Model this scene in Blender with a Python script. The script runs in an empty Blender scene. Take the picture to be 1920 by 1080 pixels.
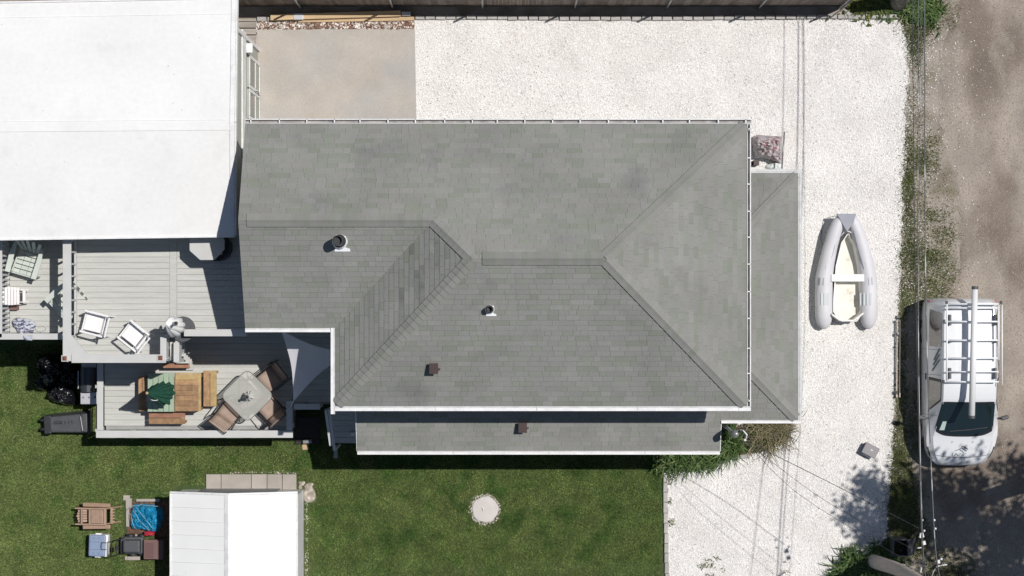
import bpy, math, random
import numpy as np
from mathutils import Vector, Matrix, noise
R = math.radians
random.seed(7); rng = np.random.default_rng(7)
scene = bpy.context.scene
COL = scene.collection

# ------------------------------------------------------------------ camera, sky, sun, exposure
CAM_H = 50.0                      # the drone hovers 50 m above the ground
cam_d = bpy.data.cameras.new('camera'); cam = bpy.data.objects.new('camera', cam_d); COL.objects.link(cam)
cam.location = (0, 0, CAM_H); cam.rotation_euler = (0, 0, 0)
cam_d.sensor_width = 36.0; cam_d.lens = 65.63; cam_d.clip_end = 3000; cam_d.clip_start = 0.5
scene.camera = cam
SUN = Vector((0.45, 0.21, 1.0)).normalized()
world = bpy.data.worlds.new('World'); scene.world = world; world.use_nodes = True
wn = world.node_tree; wn.nodes.clear()
sky = wn.nodes.new('ShaderNodeTexSky'); sky.sky_type = 'NISHITA'; sky.sun_disc = False
sky.sun_elevation = math.asin(SUN.z); sky.sun_rotation = math.atan2(SUN.x, SUN.y)
sky.air_density = 1.0; sky.dust_density = 0.6; sky.ozone_density = 1.0
bg = wn.nodes.new('ShaderNodeBackground'); bg.inputs[1].default_value = 0.05
wo = wn.nodes.new('ShaderNodeOutputWorld')
wn.links.new(sky.outputs[0], bg.inputs[0]); wn.links.new(bg.outputs[0], wo.inputs[0])
sl = bpy.data.lights.new('sun', 'SUN'); sl.energy = 3.7; sl.angle = R(0.53); sl.color = (1.0, 0.965, 0.92)
so = bpy.data.objects.new('sun', sl); COL.objects.link(so); so.location = SUN * 60
so.rotation_euler = SUN.to_track_quat('Z', 'Y').to_euler()
scene.view_settings.view_transform = 'Standard'; scene.view_settings.look = 'None'
scene.view_settings.exposure = 0.07; scene.view_settings.gamma = 1.0
scene.view_settings.use_curve_mapping = False
scene.render.engine = 'CYCLES'
scene.cycles.max_bounces = 6; scene.cycles.transparent_max_bounces = 12

# ------------------------------------------------------------------ helpers
PX = 70.0
def P(X, Y, z=0.0):               # place measured in the photograph -> metres on the level z
    s = (1 - z / CAM_H) / PX
    return Vector(((X - 960) * s, (540 - Y) * s, z))
ORG = {}
def origin(o): return ORG.get(o.name, Vector((0, 0, 0))) if o else Vector((0, 0, 0))

def tag(o, label=None, cat=None, group=None, kind=None):
    if label: o['label'] = label
    if cat: o['category'] = cat
    if group: o['group'] = group
    if kind: o['kind'] = kind
    return o
def thing(name, label, cat, loc=(0, 0, 0), rz=0.0, group=None):
    o = bpy.data.objects.new(name, None); COL.objects.link(o)
    o.location = loc; o.rotation_euler = (0, 0, rz); o.empty_display_size = 0.2
    ORG[o.name] = Vector(loc)
    return tag(o, label, cat, group)

class MB:
    def __init__(s): s.v = []; s.f = []; s.c = []
    def face(s, pts, val=None):
        i = len(s.v); s.v += [tuple(p) for p in pts]
        s.f.append(list(range(i, i + len(pts)))); s.c.append(random.random() if val is None else val)
    def mesh(s, vs, fs, val=None):
        i = len(s.v); s.v += [tuple(p) for p in vs]; r = random.random() if val is None else val
        for f in fs: s.f.append([k + i for k in f]); s.c.append(r)
    def box(s, c, d, rz=0.0, val=None, M=None, ch=0.0):
        x, y, z = d[0] / 2, d[1] / 2, d[2] / 2
        vs = [Vector((a * x, b * y, e * z)) for e in (-1, 1) for a, b in ((-1, -1), (1, -1), (1, 1), (-1, 1))]
        if ch: # chamfered top
            vs = vs[:4] + [Vector((a * x, b * y, z - ch)) for a, b in ((-1, -1), (1, -1), (1, 1), (-1, 1))] + [Vector((a * (x - ch), b * (y - ch), z)) for a, b in ((-1, -1), (1, -1), (1, 1), (-1, 1))]
        m = (M if M is not None else Matrix.Rotation(rz, 4, 'Z'))
        vs = [m @ q + Vector(c) for q in vs]
        fs = [(3, 2, 1, 0)]
        n = len(vs) // 4
        for k in range(n - 1):
            b = 4 * k
            fs += [(b + j, b + (j + 1) % 4, b + 4 + (j + 1) % 4, b + 4 + j) for j in range(4)]
        b = 4 * (n - 1); fs.append((b, b + 1, b + 2, b + 3))
        s.mesh(vs, fs, val)
    def bar(s, a, b, w, h, val=None, up=(0, 0, 1)):       # box from a to b
        a, b = Vector(a), Vector(b); d = b - a; L = d.length
        if L < 1e-6: return
        x = d / L; u = Vector(up)
        if abs(x.dot(u)) > .98: u = Vector((0, 1, 0))
        y = u.cross(x).normalized(); zz = x.cross(y)
        M = Matrix((x, y, zz)).transposed().to_4x4()
        s.box((a + b) / 2, (L, w, h), val=val, M=M)
    def prism(s, poly, z0, z1, val=None):
        n = len(poly)
        A = sum(poly[i][0] * poly[(i + 1) % n][1] - poly[(i + 1) % n][0] * poly[i][1] for i in range(n))
        if A < 0: poly = poly[::-1]
        f0 = z0 if callable(z0) else (lambda x, y: z0); f1 = z1 if callable(z1) else (lambda x, y: z1)
        vs = [(p[0], p[1], f0(p[0], p[1])) for p in poly] + [(p[0], p[1], f1(p[0], p[1])) for p in poly]
        fs = [tuple(range(n - 1, -1, -1)), tuple(range(n, 2 * n))] + [(i, (i + 1) % n, n + (i + 1) % n, n + i) for i in range(n)]
        s.mesh(vs, fs, val)
    def tube(s, pts, r, n=8, val=None, caps=True):
        pts = [Vector(p) for p in pts]; rs = r if isinstance(r, (list, tuple)) else [r] * len(pts)
        vs = []; prev = None
        for i, p in enumerate(pts):
            d = (pts[min(i + 1, len(pts) - 1)] - pts[max(i - 1, 0)])
            d = d.normalized() if d.length > 1e-9 else Vector((0, 0, 1))
            if prev is None:
                u = Vector((0, 0, 1)) if abs(d.z) < .9 else Vector((1, 0, 0))
                a = u.cross(d).normalized()
            else: a = (prev - d * prev.dot(d)).normalized()
            prev = a; b = d.cross(a)
            for k in range(n):
                t = 2 * math.pi * k / n; vs.append(p + (a * math.cos(t) + b * math.sin(t)) * rs[i])
        fs = [(i * n + k, i * n + (k + 1) % n, (i + 1) * n + (k + 1) % n, (i + 1) * n + k) for i in range(len(pts) - 1) for k in range(n)]
        if caps: fs += [tuple(range(n - 1, -1, -1)), tuple(range((len(pts) - 1) * n, len(pts) * n))]
        s.mesh(vs, fs, val)
    def lathe(s, prof, c=(0, 0, 0), n=20, M=None, val=None, wob=None):
        c = Vector(c); vs = []
        for i, (r, z) in enumerate(prof):
            for k in range(n):
                t = 2 * math.pi * k / n; rr = r * (wob(t, i) if wob else 1)
                q = Vector((rr * math.cos(t), rr * math.sin(t), z)); vs.append((M @ q if M is not None else q) + c)
        fs = [(i * n + k, i * n + (k + 1) % n, (i + 1) * n + (k + 1) % n, (i + 1) * n + k) for i in range(len(prof) - 1) for k in range(n)]
        fs += [tuple(range(n - 1, -1, -1)), tuple(range((len(prof) - 1) * n, len(prof) * n))]
        s.mesh(vs, fs, val)
    def data(s, name, off=Vector((0, 0, 0)), smooth=False):
        me = bpy.data.meshes.new(name)
        me.from_pydata([(v[0] - off.x, v[1] - off.y, v[2] - off.z) for v in s.v], [], s.f)
        at = me.attributes.new('v', 'FLOAT', 'FACE'); at.data.foreach_set('value', s.c)
        if smooth: me.polygons.foreach_set('use_smooth', [True] * len(me.polygons))
        me.update(); return me
    def build(s, name, m, parent=None, world=True, smooth=False, bevel=0.0, subsurf=0, seg=2):
        off = origin(parent) if world else Vector((0, 0, 0))
        if parent is None and world and s.v:
            a = np.array(s.v); lo, hi = a.min(0), a.max(0)
            off = Vector(((lo[0] + hi[0]) / 2, (lo[1] + hi[1]) / 2, lo[2]))
        me = s.data(name, off, smooth); me.materials.append(m)
        o = bpy.data.objects.new(name, me); COL.objects.link(o)
        if parent: o.parent = parent; ORG[o.name] = origin(parent).copy() if world else Vector((0, 0, 0))
        else: o.location = off; ORG[o.name] = off.copy()
        if bevel:
            b = o.modifiers.new('bevel', 'BEVEL'); b.width = bevel; b.segments = seg; b.limit_method = 'ANGLE'; b.angle_limit = R(40)
        if subsurf:
            b = o.modifiers.new('subsurf', 'SUBSURF'); b.levels = subsurf; b.render_levels = subsurf
        return o
def piece(name, me, loc, parent, rz=0.0):
    o = bpy.data.objects.new(name, me); COL.objects.link(o); o.parent = parent
    o.location = Vector(loc) - origin(parent); o.rotation_euler = (0, 0, rz); return o
def copy_tree(root, loc, rz, label=None):
    def cp(o, par):
        c = o.copy(); COL.objects.link(c); c.parent = par
        for ch in [q for q in bpy.data.objects if q.parent == o]: cp(ch, c)
        return c
    r = root.copy(); COL.objects.link(r); r.location = loc; r.rotation_euler = (0, 0, rz)
    for ch in [q for q in bpy.data.objects if q.parent == root]: cp(ch, r)
    if label: r['label'] = label
    ORG[r.name] = Vector(loc); return r
def np_mesh(name, verts, nv, vals, m, parent=None, kind='stuff'):   # verts (n,nv,3)
    n = len(verts); me = bpy.data.meshes.new(name)
    me.vertices.add(n * nv); me.vertices.foreach_set('co', np.ascontiguousarray(verts, dtype=np.float32).ravel())
    me.loops.add(n * nv); me.loops.foreach_set('vertex_index', np.arange(n * nv, dtype=np.int32))
    me.polygons.add(n); me.polygons.foreach_set('loop_start', np.arange(0, n * nv, nv, dtype=np.int32))
    me.polygons.foreach_set('loop_total', np.full(n, nv, dtype=np.int32))
    at = me.attributes.new('v', 'FLOAT', 'FACE'); at.data.foreach_set('value', np.asarray(vals, dtype=np.float32))
    me.materials.append(m); me.update(calc_edges=True); me.validate()
    o = bpy.data.objects.new(name, me); COL.objects.link(o)
    if parent: o.parent = parent; o.location = -origin(parent)
    if kind: o['kind'] = kind
    return o

def mat(name, col, rough=.7, var=0.0, nz=0.0, nscale=3.0, col2=None, mscale=2.0, lo=.45, hi=.6, bump=0.0, bscale=60.0,
        metal=0.0, vcol2=None, vlo=.6, vhi=.9, spec=.5, stretch=None, trans=0.0, coat=0.0, sub=0.0, fine=0.0, fscale=80.0, col3=None, m3=10., lo3=.6, hi3=.66):
    m = bpy.data.materials.new(name); m.use_nodes = True; nt = m.node_tree; N = nt.nodes; L = nt.links
    b = N['Principled BSDF']; b.inputs['Roughness'].default_value = rough; b.inputs['Metallic'].default_value = metal
    b.inputs['Specular IOR Level'].default_value = spec
    if coat: b.inputs['Coat Weight'].default_value = coat; b.inputs['Coat Roughness'].default_value = .05
    geo = N.new('ShaderNodeNewGeometry'); pos = geo.outputs['Position']
    if stretch:
        mp = N.new('ShaderNodeMapping'); mp.inputs['Scale'].default_value = stretch; L.new(pos, mp.inputs[0]); pos = mp.outputs[0]
    def nois(sc, det=4, off=0):
        t = N.new('ShaderNodeTexNoise'); t.inputs['Scale'].default_value = sc; t.inputs['Detail'].default_value = det
        if off:
            a = N.new('ShaderNodeVectorMath'); a.operation = 'ADD'; a.inputs[1].default_value = (off, off * 1.7, 0); L.new(pos, a.inputs[0]); L.new(a.outputs[0], t.inputs[0])
        else: L.new(pos, t.inputs[0])
        return t.outputs[0]
    def mr(src, a, bb, c, d):
        t = N.new('ShaderNodeMapRange'); t.inputs[1].default_value = a; t.inputs[2].default_value = bb; t.inputs[3].default_value = c; t.inputs[4].default_value = d
        L.new(src, t.inputs[0]); return t.outputs[0]
    def mixc(fac, a, bb):
        t = N.new('ShaderNodeMix'); t.data_type = 'RGBA'; L.new(fac, t.inputs[0])
        if isinstance(a, tuple): t.inputs[6].default_value = a
        else: L.new(a, t.inputs[6])
        if isinstance(bb, tuple): t.inputs[7].default_value = bb
        else: L.new(bb, t.inputs[7])
        return t.outputs[2]
    c4 = lambda c: (c[0], c[1], c[2], 1)
    cur = c4(col)
    if var or vcol2:
        at = N.new('ShaderNodeAttribute'); at.attribute_name = 'v'; oi = N.new('ShaderNodeObjectInfo')
        ad = N.new('ShaderNodeMath'); ad.operation = 'ADD'; L.new(at.outputs['Fac'], ad.inputs[0]); L.new(oi.outputs['Random'], ad.inputs[1])
        fr = N.new('ShaderNodeMath'); fr.operation = 'FRACT'; L.new(ad.outputs[0], fr.inputs[0]); V = fr.outputs[0]
        if vcol2: cur = mixc(mr(V, vlo, vhi, 0, 1), cur, c4(vcol2))
    if col2: cur = mixc(mr(nois(mscale, 5, 3.1), lo, hi, 0, 1), cur, c4(col2))
    if col3: cur = mixc(mr(nois(m3, 3, 7.7), lo3, hi3, 0, 1), cur, c4(col3))
    fac = None
    def mul(a, bb):
        if a is None: return bb
        t = N.new('ShaderNodeMath'); t.operation = 'MULTIPLY'; L.new(a, t.inputs[0]); L.new(bb, t.inputs[1]); return t.outputs[0]
    if var:
        m7 = N.new('ShaderNodeMath'); m7.operation = 'MULTIPLY'; m7.inputs[1].default_value = 7.31; L.new(V, m7.inputs[0])
        f7 = N.new('ShaderNodeMath'); f7.operation = 'FRACT'; L.new(m7.outputs[0], f7.inputs[0])
        fac = mul(fac, mr(f7.outputs[0], 0, 1, 1 - var, 1 + var))
    if nz: fac = mul(fac, mr(nois(nscale, 5), .3, .7, 1 - nz, 1 + nz))
    if fine: fac = mul(fac, mr(nois(fscale, 3, 1.3), .3, .7, 1 - fine, 1 + fine))
    if fac is not None:
        t = N.new('ShaderNodeVectorMath'); t.operation = 'SCALE'; L.new(fac, t.inputs['Scale'])
        if isinstance(cur, tuple): t.inputs[0].default_value = cur[:3]
        else: L.new(cur, t.inputs[0])
        cur = t.outputs[0]
    if isinstance(cur, tuple): b.inputs['Base Color'].default_value = cur
    else: L.new(cur, b.inputs['Base Color'])
    if bump:
        bp = N.new('ShaderNodeBump'); bp.inputs['Strength'].default_value = bump; bp.inputs['Distance'].default_value = .02
        L.new(nois(bscale, 4, .7), bp.inputs['Height']); L.new(bp.outputs[0], b.inputs['Normal'])
    if trans:
        out = N['Material Output']; tr = N.new('ShaderNodeBsdfTranslucent'); mx = N.new('ShaderNodeMixShader'); mx.inputs[0].default_value = trans
        if isinstance(cur, tuple): tr.inputs[0].default_value = cur
        else: L.new(cur, tr.inputs[0])
        L.new(b.outputs[0], mx.inputs[1]); L.new(tr.outputs[0], mx.inputs[2]); L.new(mx.outputs[0], out.inputs[0])
    return m

def glassy(name, col, alpha, rough=.15):
    m = bpy.data.materials.new(name); m.use_nodes = True; N = m.node_tree.nodes; L = m.node_tree.links
    b = N['Principled BSDF']; b.inputs['Base Color'].default_value = (*col, 1); b.inputs['Roughness'].default_value = rough
    t = N.new('ShaderNodeBsdfTransparent'); mx = N.new('ShaderNodeMixShader'); mx.inputs[0].default_value = alpha
    L.new(t.outputs[0], mx.inputs[1]); L.new(b.outputs[0], mx.inputs[2]); L.new(mx.outputs[0], N['Material Output'].inputs[0]); return m

M = dict(
 ground=mat('soil', (.31, .27, .23), .95, nz=.2, nscale=1.2, col2=(.22, .19, .14), mscale=1.6, lo=.47, hi=.65, bump=.5, bscale=25),
 lawn=mat('lawn_soil', (.058, .088, .026), .95, nz=.25, nscale=2.5, col2=(.082, .092, .036), mscale=1.1, lo=.5, hi=.75, bump=.4, bscale=40),
 grass=mat('grass', (.147, .208, .058), .8, var=.55, nz=.26, nscale=2.0, vcol2=(.19, .19, .07), vlo=.86, vhi=1.0, col2=(.205, .25, .08), mscale=.8, lo=.49, hi=.72, spec=.2, fine=.16, fscale=9., col3=(.075, .15, .030), m3=1.5, lo3=.52, hi3=.64),
 weed=mat('weeds', (.12, .155, .055), .85, var=.4, vcol2=(.24, .22, .09), vlo=.65, vhi=.95, spec=.2, nz=.3, nscale=2),
 leafy=mat('leaves', (.075, .135, .04), .6, var=.45, vcol2=(.20, .25, .09), vlo=.6, vhi=1., spec=.3, trans=.25),
 yleafy=mat('yellow_leaves', (.16, .17, .035), .6, var=.4, vcol2=(.07, .11, .02), vlo=.5, vhi=.8, spec=.3, trans=.25),
 straw=mat('dry_grass', (.26, .215, .14), .85, var=.45, vcol2=(.10, .12, .04), vlo=.62, vhi=.75, spec=.2),
 gravel=mat('shell_gravel_base', (.70, .675, .65), .9, nz=.10, nscale=1.0, fine=.35, fscale=55, bump=.7, bscale=45),
 shell=mat('shells', (.87, .855, .83), .7, var=.10, nz=.05, nscale=.7, vcol2=(.45, .38, .32), vlo=.95, vhi=.99, spec=.3, col2=(.74, .68, .64), mscale=1.1, lo=.50, hi=.8),
 road=mat('dirt_lane', (.33, .282, .24), .95, nz=.22, nscale=1.1, col2=(.20, .16, .13), mscale=.6, lo=.46, hi=.62, fine=.12, fscale=35, bump=.35, bscale=30, stretch=(1.0, .55, 1), col3=(.35, .31, .26), m3=1.6, lo3=.55, hi3=.75),
 concrete=mat('concrete', (.45, .405, .36), .9, nz=.09, nscale=1.0, fine=.10, fscale=50, col2=(.405, .385, .36), mscale=.7, lo=.42, hi=.6, bump=.25, bscale=50, col3=(.46, .43, .37), m3=1.1, lo3=.64, hi3=.72),
 slab=mat('path_slab', (.40, .36, .32), .9, var=.06, nz=.08, nscale=3, fine=.10, bump=.3),
 stone=mat('rough_stone', (.34, .29, .24), .95, nz=.3, nscale=6, bump=.8, bscale=15, col2=(.5, .46, .4), mscale=9, lo=.5, hi=.6),
 paver=mat('grey_paver', (.42, .40, .38), .9, var=.12, nz=.12, nscale=8, fine=.12, bump=.3),
 mulch=mat('mulch', (.13, .075, .05), .95, nz=.5, nscale=14, bump=.8, bscale=30, var=.3),
 bark=mat('wood_chips', (.20, .11, .075), .9, var=.5, vcol2=(.65, .60, .55), vlo=.55, vhi=.6),
 shingle=mat('asphalt_shingle', (.243, .242, .228), .92, var=.045, vcol2=(.214, .228, .194), vlo=.55, vhi=.95, nz=.09, nscale=.8, fine=.13, fscale=55, bump=.15, bscale=90, spec=.2, col3=(.185, .185, .18), m3=.9, lo3=.6, hi3=.8),
 cap=mat('ridge_shingle', (.243, .242, .226), .92, var=.04, vcol2=(.222, .232, .202), vlo=.6, vhi=.95, nz=.06, nscale=1.5, fine=.12, fscale=55, spec=.2),
 stain=mat('stained_shingle', (.195, .20, .188), .92, var=.16, nz=.2, nscale=3, fine=.15, fscale=50),
 underlay=mat('roof_underlay', (.13, .13, .128), .95),
 trim=mat('white_trim', (.76, .755, .75), .55, nz=.10, nscale=3.2, fine=.08, fscale=25, col2=(.58, .56, .53), mscale=2.3, lo=.6, hi=.85),
 trimg=mat('grey_white_trim', (.56, .56, .56), .6, nz=.14, nscale=5, fine=.1),
 gutin=mat('gutter_inside', (.30, .28, .27), .8, nz=.35, nscale=5),
 siding=mat('grey_siding', (.42, .45, .42), .8, nz=.05),
 wsiding=mat('sage_siding', (.40, .42, .37), .8, nz=.05),
 membrane=mat('white_membrane', (.775, .77, .755), .6, nz=.035, nscale=.6, fine=.025, fscale=9, bump=.05, bscale=12, col2=(.69, .685, .665), mscale=1.4, lo=.58, hi=.85, spec=.25, col3=(.55, .53, .50), m3=13., lo3=.71, hi3=.76),
 shedroof=mat('shed_panel', (.83, .83, .81), .5, nz=.03, nscale=1., col2=(.66, .66, .65), mscale=7, lo=.72, hi=.8, spec=.3),
 deck=mat('deck_board', (.51, .51, .48), .85, var=.035, nz=.07, nscale=5, fine=.06, fscale=40, stretch=(.35, 3, 1)),
 deckp=mat('deck_paint', (.53, .53, .515), .75, nz=.05, nscale=3, fine=.04),
 frame=mat('deck_frame', (.33, .33, .32), .85, nz=.1),
 copper=mat('copper_cap', (.36, .15, .11), .45, metal=.6),
 wood=mat('teak', (.34, .20, .10), .6, var=.2, nz=.28, nscale=6, stretch=(1, 1, 1), fine=.15, fscale=22),
 woodr=mat('teak_red', (.35, .17, .10), .6, var=.15, nz=.2, nscale=8),
 woody=mat('teak_yellow', (.46, .32, .14), .6, var=.12, nz=.2, nscale=8),
 pinew=mat('new_timber', (.50, .36, .21), .7, var=.1, nz=.15, nscale=6, stretch=(.2, 2, 1)),
 grn=mat('pale_green_paint', (.33, .42, .31), .6, var=.06, nz=.06, nscale=5),
 umb=mat('green_canvas', (.016, .085, .055), .8, nz=.25, nscale=9, spec=.3),
 wumb=mat('white_canvas', (.80, .79, .77), .8, nz=.06),
 white=mat('white_resin', (.82, .80, .80), .45, nz=.03),
 greyres=mat('sage_resin', (.55, .59, .54), .6, var=.05, nz=.06),
 brownres=mat('tan_resin', (.36, .24, .17), .6, var=.08, nz=.1, nscale=8),
 sling=mat('tan_sling', (.37, .28, .225), .85, nz=.10, nscale=6, fine=.1),
 dmetal=mat('dark_metal', (.05, .04, .04), .45, metal=.4),
 gmetal=mat('grey_metal', (.30, .31, .30), .4, metal=.5),
 steel=mat('steel', (.55, .55, .57), .4, metal=.3),
 alu=mat('aluminium', (.88, .89, .90), .4, metal=.0, nz=.05),
 grill=mat('grill_lid', (.035, .042, .05), .4, coat=.2),
 black=mat('black_plastic', (.022, .023, .027), .5, nz=.2, nscale=12),
 dgrey=mat('charcoal_plastic', (.075, .078, .085), .55, nz=.15, nscale=12),
 bag=mat('black_bag', (.008, .008, .010), .13, spec=1.0),
 tarp=mat('blue_plastic', (.015, .26, .46), .3, nz=.25, nscale=11, spec=.6, col2=(.06, .40, .60), mscale=8, lo=.55, hi=.65),
 cooler=mat('blue_grey_plastic', (.22, .28, .40), .5, nz=.04),
 brown=mat('brown_plastic', (.17, .095, .085), .6, nz=.06),
 vent=mat('brown_vent', (.038, .016, .015), .5),
 red=mat('red_plastic', (.45, .03, .05), .5),
 sail=mat('sail_cloth', (.82, .81, .86), .8, nz=.03, trans=.35),
 towel=mat('towel', (.55, .56, .62), .9, stretch=(1.2, 3, 1), col2=(.12, .13, .22), mscale=7, lo=.50, hi=.54),
 floral=mat('floral_cloth', (.42, .38, .39), .8, nz=.25, nscale=10, col2=(.30, .12, .15), mscale=9, lo=.55, hi=.60, col3=(.60, .56, .50), m3=14, lo3=.58, hi3=.62),
 fence=mat('fence_board', (.21, .17, .145), .9, var=.3, nz=.25, nscale=4, fine=.2),
 pole=mat('weathered_pole', (.52, .46, .41), .9, nz=.12, nscale=3, stretch=(1, 1, .2), fine=.1, fscale=20),
 stump=mat('grey_trunk', (.20, .18, .15), .9, nz=.4, nscale=9, bump=.6, bscale=20),
 cable=mat('cable', (.10, .10, .10), .5, col2=(.50, .50, .50), mscale=1.1, lo=.5, hi=.56),
 cableb=mat('black_cable', (.03, .03, .035), .5),
 splice=mat('cable_fitting', (.62, .62, .64), .35, metal=.4),
 paint=mat('van_paint', (.76, .77, .79), .28, coat=.6, spec=.5),
 vglass=mat('van_glass', (.012, .022, .025), .06, spec=.6, coat=.3),
 tint=mat('side_glass', (.09, .08, .065), .08, spec=.9, coat=1.0),
 tyre=mat('tyre', (.02, .02, .02), .9),
 rim=mat('wheel_rim', (.40, .41, .42), .35, metal=.7),
 logo=mat('logo_grey_blue', (.10, .14, .17), .5),
 paper=mat('paper', (.55, .66, .60), .6),
 pvc=mat('white_pvc', (.80, .80, .80), .4),
 rib=mat('boat_tube', (.63, .62, .645), .55, nz=.05, nscale=3),
 ribp=mat('boat_patch', (.54, .57, .58), .6),
 ribd=mat('boat_grey', (.30, .31, .36), .6, nz=.1),
 hull=mat('boat_hull', (.78, .77, .72), .5),
 hullf=mat('boat_floor', (.76, .735, .66), .7, nz=.08, nscale=3, col2=(.50, .42, .28), mscale=5, lo=.60, hi=.8),
 rope=mat('rope', (.22, .20, .20), .8),
 lid=mat('septic_lid', (.58, .54, .51), .8, nz=.06, nscale=5, fine=.06, bump=.15),
 boxg=mat('grey_box', (.27, .25, .26), .6, nz=.04),
 pglass=mat('window_glass', (.05, .06, .07), .08, spec=.8),
)
M['tableglass'] = glassy('frosted_glass', (.62, .615, .565), .42, .25)

def seg(a, x):                       # piecewise linear
    return float(np.interp(x, [p[0] for p in a], [p[1] for p in a]))

# ------------------------------------------------------------------ the ground and its sheets
def sheet(name, poly, z, m, kind='structure', label=None):
    b = MB(); b.face([(p[0], p[1], z) for p in poly], .5); o = b.build(name, m)
    o['kind'] = kind
    return o
g = MB(); g.face([(-700, -700, 0), (700, -700, 0), (700, 700, 0), (-700, 700, 0)], .5)
g.build('ground', M['ground'])['kind'] = 'structure'
def pxpoly(pts, jit=0.0, step=14.0, sd=1):
    out = []; rr = random.Random(sd)
    n = len(pts)
    for i in range(n):
        a, b = pts[i], pts[(i + 1) % n]; L = math.hypot(b[0] - a[0], b[1] - a[1]); k = max(1, int(L / step)) if jit and L < 1200 else 1
        for q in range(k):
            t = q / k; out.append((a[0] + (b[0] - a[0]) * t + rr.uniform(-jit, jit), a[1] + (b[1] - a[1]) * t + rr.uniform(-jit, jit)))
    return [tuple(P(*p)[:2]) for p in out]
sheet('lawn', pxpoly([(-1500, 560), (1246, 560), (1246, 2400), (-1500, 2400)]), .004, M['lawn'])
lane_edge = [(1790, -1600), (1800, 0), (1775, 40), (1762, 120), (1765, 260), (1790, 330), (1800, 420), (1795, 520), (1770, 570), (1750, 700), (1752, 1000), (1800, 1080), (1790, 2400)]
sheet('lane', pxpoly(lane_edge + [(2500, 2400), (2500, -1600)], 7, 12, 3), .004, M['road'])
GE = [(36, 1684), (60, 1693), (80, 1700), (150, 1703), (200, 1696), (300, 1699), (350, 1692), (400, 1692), (500, 1688), (600, 1684), (700, 1681), (850, 1673), (950, 1665), (990, 1663), (1012, 1662), (1030, 1655), (1050, 1590), (1090, 1560)]
gp = [(480, 36), (1684, 36)] + [(x, y) for y, x in GE[1:]] + [(1540, 1400), (1252, 1400), (1252, 884), (1252, 560), (480, 560)]
sheet('gravel_yard', pxpoly(gp, 2.5, 9, 5), .008, M['gravel'])

# shells: loose flat chips over the gravel sheet, a few strewn on the verge
def chips(n, fx, size, m, name, zlo=.008, amp=.014, tilt=.22):
    xy = fx(n); n = len(xy)
    a = rng.uniform(0, 2 * np.pi, n); s = rng.uniform(.5, 1.3, n) * size; asp = rng.uniform(.5, .9, n)
    ux = np.stack([np.cos(a), np.sin(a), rng.normal(0, tilt, n)], 1); uy = np.stack([-np.sin(a), np.cos(a), rng.normal(0, tilt, n)], 1)
    c = np.concatenate([xy, (zlo + rng.uniform(.3, 1., n) * amp)[:, None]], 1)
    q = []
    for i, (sx, sy) in enumerate(((-1, -.6), (.8, -1), (1, .5), (-.5, 1))):
        q.append(c + ux * (sx * s)[:, None] * .5 + uy * (sy * s * asp)[:, None] * .5)
    return np_mesh(name, np.stack(q, 1), 4, rng.random(n), m)
def region_gravel(n):
    X = rng.uniform(480, 1706, n); Y = rng.uniform(36, 1110, n)
    e = np.interp(Y, [p[0] for p in GE], [p[1] for p in GE]) + rng.normal(0, 3.0, n)
    k = (X < e) & ~((X > 470) & (X < 781) & (Y > 52) & (Y < 228)) & ~((X > 500) & (X < 1380) & (Y > 250) & (Y < 884)) & ~((X < 1253) & (Y > 700)) \
        & ~((X < 780) & (Y < 56)) & ~((X > 1340) & (X < 1400) & (Y > 800) & (Y < 856))
    X, Y = X[k], Y[k]
    return np.stack([(X - 960) / PX, (540 - Y) / PX], 1)
tag(chips(230000, region_gravel, .032, M['shell'], 'shell_gravel'), 'white crushed shell gravel covering the yard around the house', 'gravel')
def region_verge(n):
    Y = rng.uniform(-40, 1100, n); X = 1690 + rng.exponential(38, n) - 4
    k = (X < 1880) & (X > np.interp(Y, [p[0] for p in GE], [p[1] for p in GE])) & ((Y < 560) | (X < 1735) & (rng.random(n) < .35))
    X, Y = X[k], Y[k]
    dens = np.clip(.25 + .9 * np.exp(-((Y - 150) / 90) ** 2) + .3 * np.exp(-((Y - 480) / 90) ** 2), 0, 1)
    k = rng.random(len(X)) < dens; X, Y = X[k], Y[k]
    return np.stack([(X - 960) / PX, (540 - Y) / PX], 1)
M['vshell'] = mat('old_shells', (.66, .63, .60), .8, var=.3)
tag(chips(9000, region_verge, .032, M['vshell'], 'strewn_shells', zlo=.006, amp=.012), 'broken white shells strewn over the soil beside the lane', 'shells')
def region_lane(n):
    X = rng.uniform(1760, 1960, n); Y = rng.uniform(-20, 1100, n); return np.stack([(X - 960) / PX, (540 - Y) / PX], 1)
pebm = mat('pebbles', (.30, .26, .22), .9, var=.5, vcol2=(.6, .57, .53), vlo=.94, vhi=.97)
tag(chips(26000, region_lane, .022, pebm, 'lane_pebbles', zlo=.005, amp=.008, tilt=.2), 'small pebbles and grit scattered over the dirt lane', 'pebbles')

def reg_d(n):
    X = rng.uniform(785, 1700, n); Y = rng.uniform(40, 1075, n); k = ~((X < 1510) & (Y > 225) & (Y < 880)) & ((X > 1256) | (Y < 300)) & ((X < 1690) & (Y < 900) | (X < 1560)); k &= (rng.random(n) < .35) | ((Y > 100) & (Y < 200) & (X < 1100)) | (np.hypot(X - 1520, Y - 135) < 40) | (np.hypot(X - 1440, Y - 200) < 60)
    return np.stack([(X[k] - 960) / PX, (540 - Y[k]) / PX], 1)
tag(chips(6000, reg_d, .022, mat('dead_leaf', (.22, .17, .13), .9, var=.4), 'dead_leaves', .024, .006), 'tiny dead leaves and dark bits lying on the white shells', 'leaf litter')
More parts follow.
